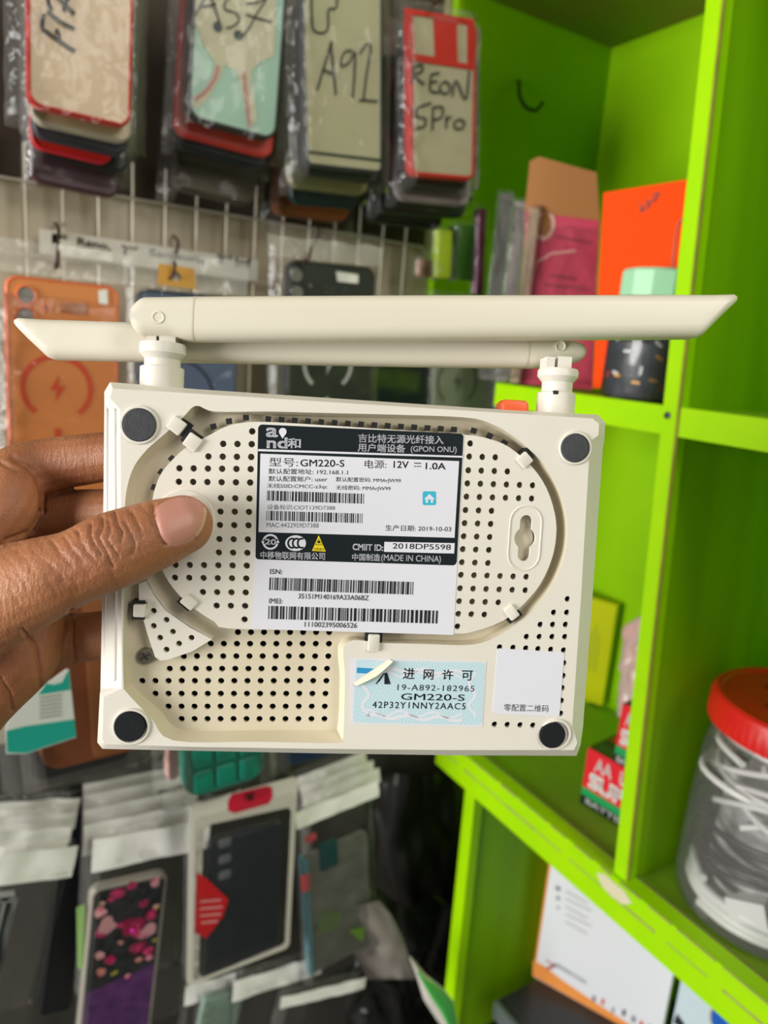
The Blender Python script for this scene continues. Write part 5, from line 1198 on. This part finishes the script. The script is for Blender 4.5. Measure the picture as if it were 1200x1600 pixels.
p = MB(); p.lathe([(0, .001), (Rj * .92, .001), (Rj * 1.02, .006), (Rj * 1.06, .02), (Rj * 1.04, .08), (Rj * 1.0, .128), (Rj * .95, .146), (Rj * .93, Hj - hl - .001)], 64, 0, None, False); p.obj('jar_wall', jarp, r, 60)
random.seed(11)
def coil(n, rad, z0, z1, wob, seed, rx=1., c=(0, 0)):
    out = []
    for k in range(n * 12 + 1):
        a = 2 * math.pi * k / 12 + seed; t = k / (n * 12); rr = rad + wob * nz3(k * .31, seed, 2)
        out.append(Vector((c[0] + rr * math.cos(a) * rx, c[1] + rr * math.sin(a), z0 + (z1 - z0) * t + wob * nz3(k * .23, seed, 9))))
    return out
wc, bc, gc = solid('white_cable', 'd9d9d6', .35), solid('black_cable', '17191c', .35), solid('grey_cable', '8b8d8f', .4)
for k in range(4): p = MB(); p.tube(smooth_path(coil(2, Rj * (.80 + .035 * k), 0.072 + .017 * k, .140 + .002 * k, .03, 3.1 * k), 4), .0026, 8); p.obj('white_cable', wc, r, 60)
for k in range(3): p = MB(); p.tube(smooth_path(coil(3, Rj * (.82 + .04 * k), .022 + .012 * k, .07 + .012 * k, .022, 1.7 * k + 5), 4), .0021, 8); p.obj('black_cable', bc, r, 60)
p = MB(); p.tube(smooth_path(coil(3, Rj * .87, .008, .03, .006, 9.), 4), .004, 8); p.obj('white_cable', wc, r, 60)
for k in range(3):
    a = R_(195 + 35 * k); T = T3(Rj * .82 * math.cos(a), Rj * .82 * math.sin(a), .03 + .016 * k) @ Matrix.Rotation(a, 4, 'Z') @ Matrix.Rotation(R_(30 * k + 20), 4, 'X')
    p = MB(); p.box(-.006, .006, -.014, .014, -.009, .009, 0, T); p.obj('plug', [wc, bc, gc][k], r)
p = MB(); p.lathe([(0, .004), (Rj * .6, .004), (Rj * .72, .03), (Rj * .68, .09), (Rj * .7, .10), (Rj * .4, .125), (0, .127)], 32); p.obj('cable_bundle', mat('mixed_cables', '5a5d60', .5, noise_amt=.6, noise_scale=45, col2='c5c5c2', bump=1., bump_scale=70), r, 60, kind='stuff')
a = R_(235); p = MB(); p.lathe([(.005, 0), (.004, .002), (0, .0025)], 12, 0, T3(Rj * .98 * math.cos(a), Rj * .98 * math.sin(a), .022) @ Matrix.Rotation(a, 4, 'Z') @ Matrix.Rotation(R_(90), 4, 'Y')); p.obj('pink_plug', solid('pink_plug', 'e05a70', .4), r)

# white carton on the counter
o = onZ(832, 1525, cz + .0005); n = Vector((-.195, -.089, 0)).normalized()
c = plane3((832, 1525), (1026, 1655), (858, 1325), o, n, cz + .0006)
c.h = min(c.h, zl - .017 - cz)
r = empty('product_box', c.M, 'white product box with orange edges standing on the dark counter under the shelf', 'box')
whc = solid('carton_white', 'e9eaf0', .4); orc = solid('carton_orange', 'f59a4a', .4); oc2 = solid('carton_red', 'd8362e', .4); gcc = solid('carton_grey_print', '8f9098', .5)
p = MB(); p.box(0, c.w, 0, c.h, -.025, 0); bb = p.obj('box_body', whc, r)
p = MB(); p.poly([(0, 0), (.0022, 0), (.0022, c.h), (0, c.h)], .0003); p.poly(flo(c.L([(832, 1524), (833, 1500), (850, 1509), (880, 1532), (930, 1566), (1030, 1630), (1026, 1655)])), .0002); p.add([(-.0003, 0, 0), (-.0003, c.h, 0), (-.0003, c.h, -.025), (-.0003, 0, -.025)], [(0, 1, 2, 3)]); p.obj('orange_border', orc, bb, 0)
p = MB(); p.text('SMART WIFI', c.l(872, 1362), c.l(962, 1412), .0062, .0003, 0, None, .01)
p.obj('lettering', gcc, bb, 0); p = MB()
for i in range(5): a_, b_ = c.l(884, 1392 + i * 12), c.l(918 + 6 * (i % 2), 1411 + i * 12); p.ribbon([a_, b_], .0012, .0003)
for i in range(3): p.disc(c.l(872, 1388 + i * 15), .0034 - .0008 * i, .0003, 0)
p.obj('icon_print', gcc, bb, 0); p = MB(); p.text('GENERATION', c.l(866, 1508), c.l(915, 1538), .005, .0004, 0, None, .01); p.obj('lettering', gcc, bb, 0)
p = MB(); p.text('7', c.l(852, 1512), c.l(868, 1521), .011, .0004, 0, None, .01); q = c.l(884, 1345); p.ribbon([(q[0] + .006 * math.cos(R_(a)), q[1] + .006 * math.sin(R_(a))) for a in range(180, 361, 15)], .003, .0003); p.obj('red_print', oc2, bb, 0)
p = MB()
for i, (x, y, w_, mi) in enumerate(((928, 1560, 8, 0), (942, 1565, 6, 1), (958, 1578, 5, 0), (975, 1582, 7, 2), (990, 1592, 9, 0), (1002, 1600, 7, 1), (1014, 1606, 6, 2))): a_ = c.l(x, y); p.poly([(a_[0] - w_ / 4000, a_[1] - .004), (a_[0] + w_ / 4000, a_[1] - .004), (a_[0] + w_ / 4000, a_[1] + .004), (a_[0] - w_ / 4000, a_[1] + .004)], .0005, mi)
p.obj('small_marks', [gcc, oc2, solid('mark_dark', '3a3c44', .5)], bb, 0)
# pale box with the blue roundel
o2 = Vector((1.245 * S, .80 * S, cz)); c = plane3((1012, 1790), (1250, 1960), (1060, 1500), onX(1060, 1560, 1.27 * S), n, cz + .0006)
base = c.M.translation.z; 
r = empty('product_box', c.M, 'pale blue-white box with a blue roundel at the bottom right under the shelf lip', 'box')
y0 = 0; c.h = min(c.h, zl - .05 - cz)
p = MB(); p.box(0, .11, y0, c.h, -.025, 0); bb = p.obj('box_body', solid('carton_pale_blue', 'd3e4ec', .4), r)
p = MB(); q = c.l(1148, 1602); p.disc(q, .0225, .0003, 1, None, 40); p.disc(q, .021, .0004, 0, None, 40); p.poly([(q[0] - .008, q[1] + .002), (q[0] + .002, q[1] + .008), (q[0] + .004, q[1] + .004), (q[0] - .005, q[1] - .002)], .0006, 2); p.obj('roundel', [solid('roundel_blue', '1f63c8', .35), solid('roundel_gold', 'b0a878', .4), solid('roundel_dark', '14346e', .4)], bb, 0)
p = MB(); p.poly(c.L([(1052, 1598), (1058, 1583), (1070, 1600), (1066, 1606)]), .0004); p.obj('dark_mark', solid('mark_navy', '222838', .5), bb, 0)
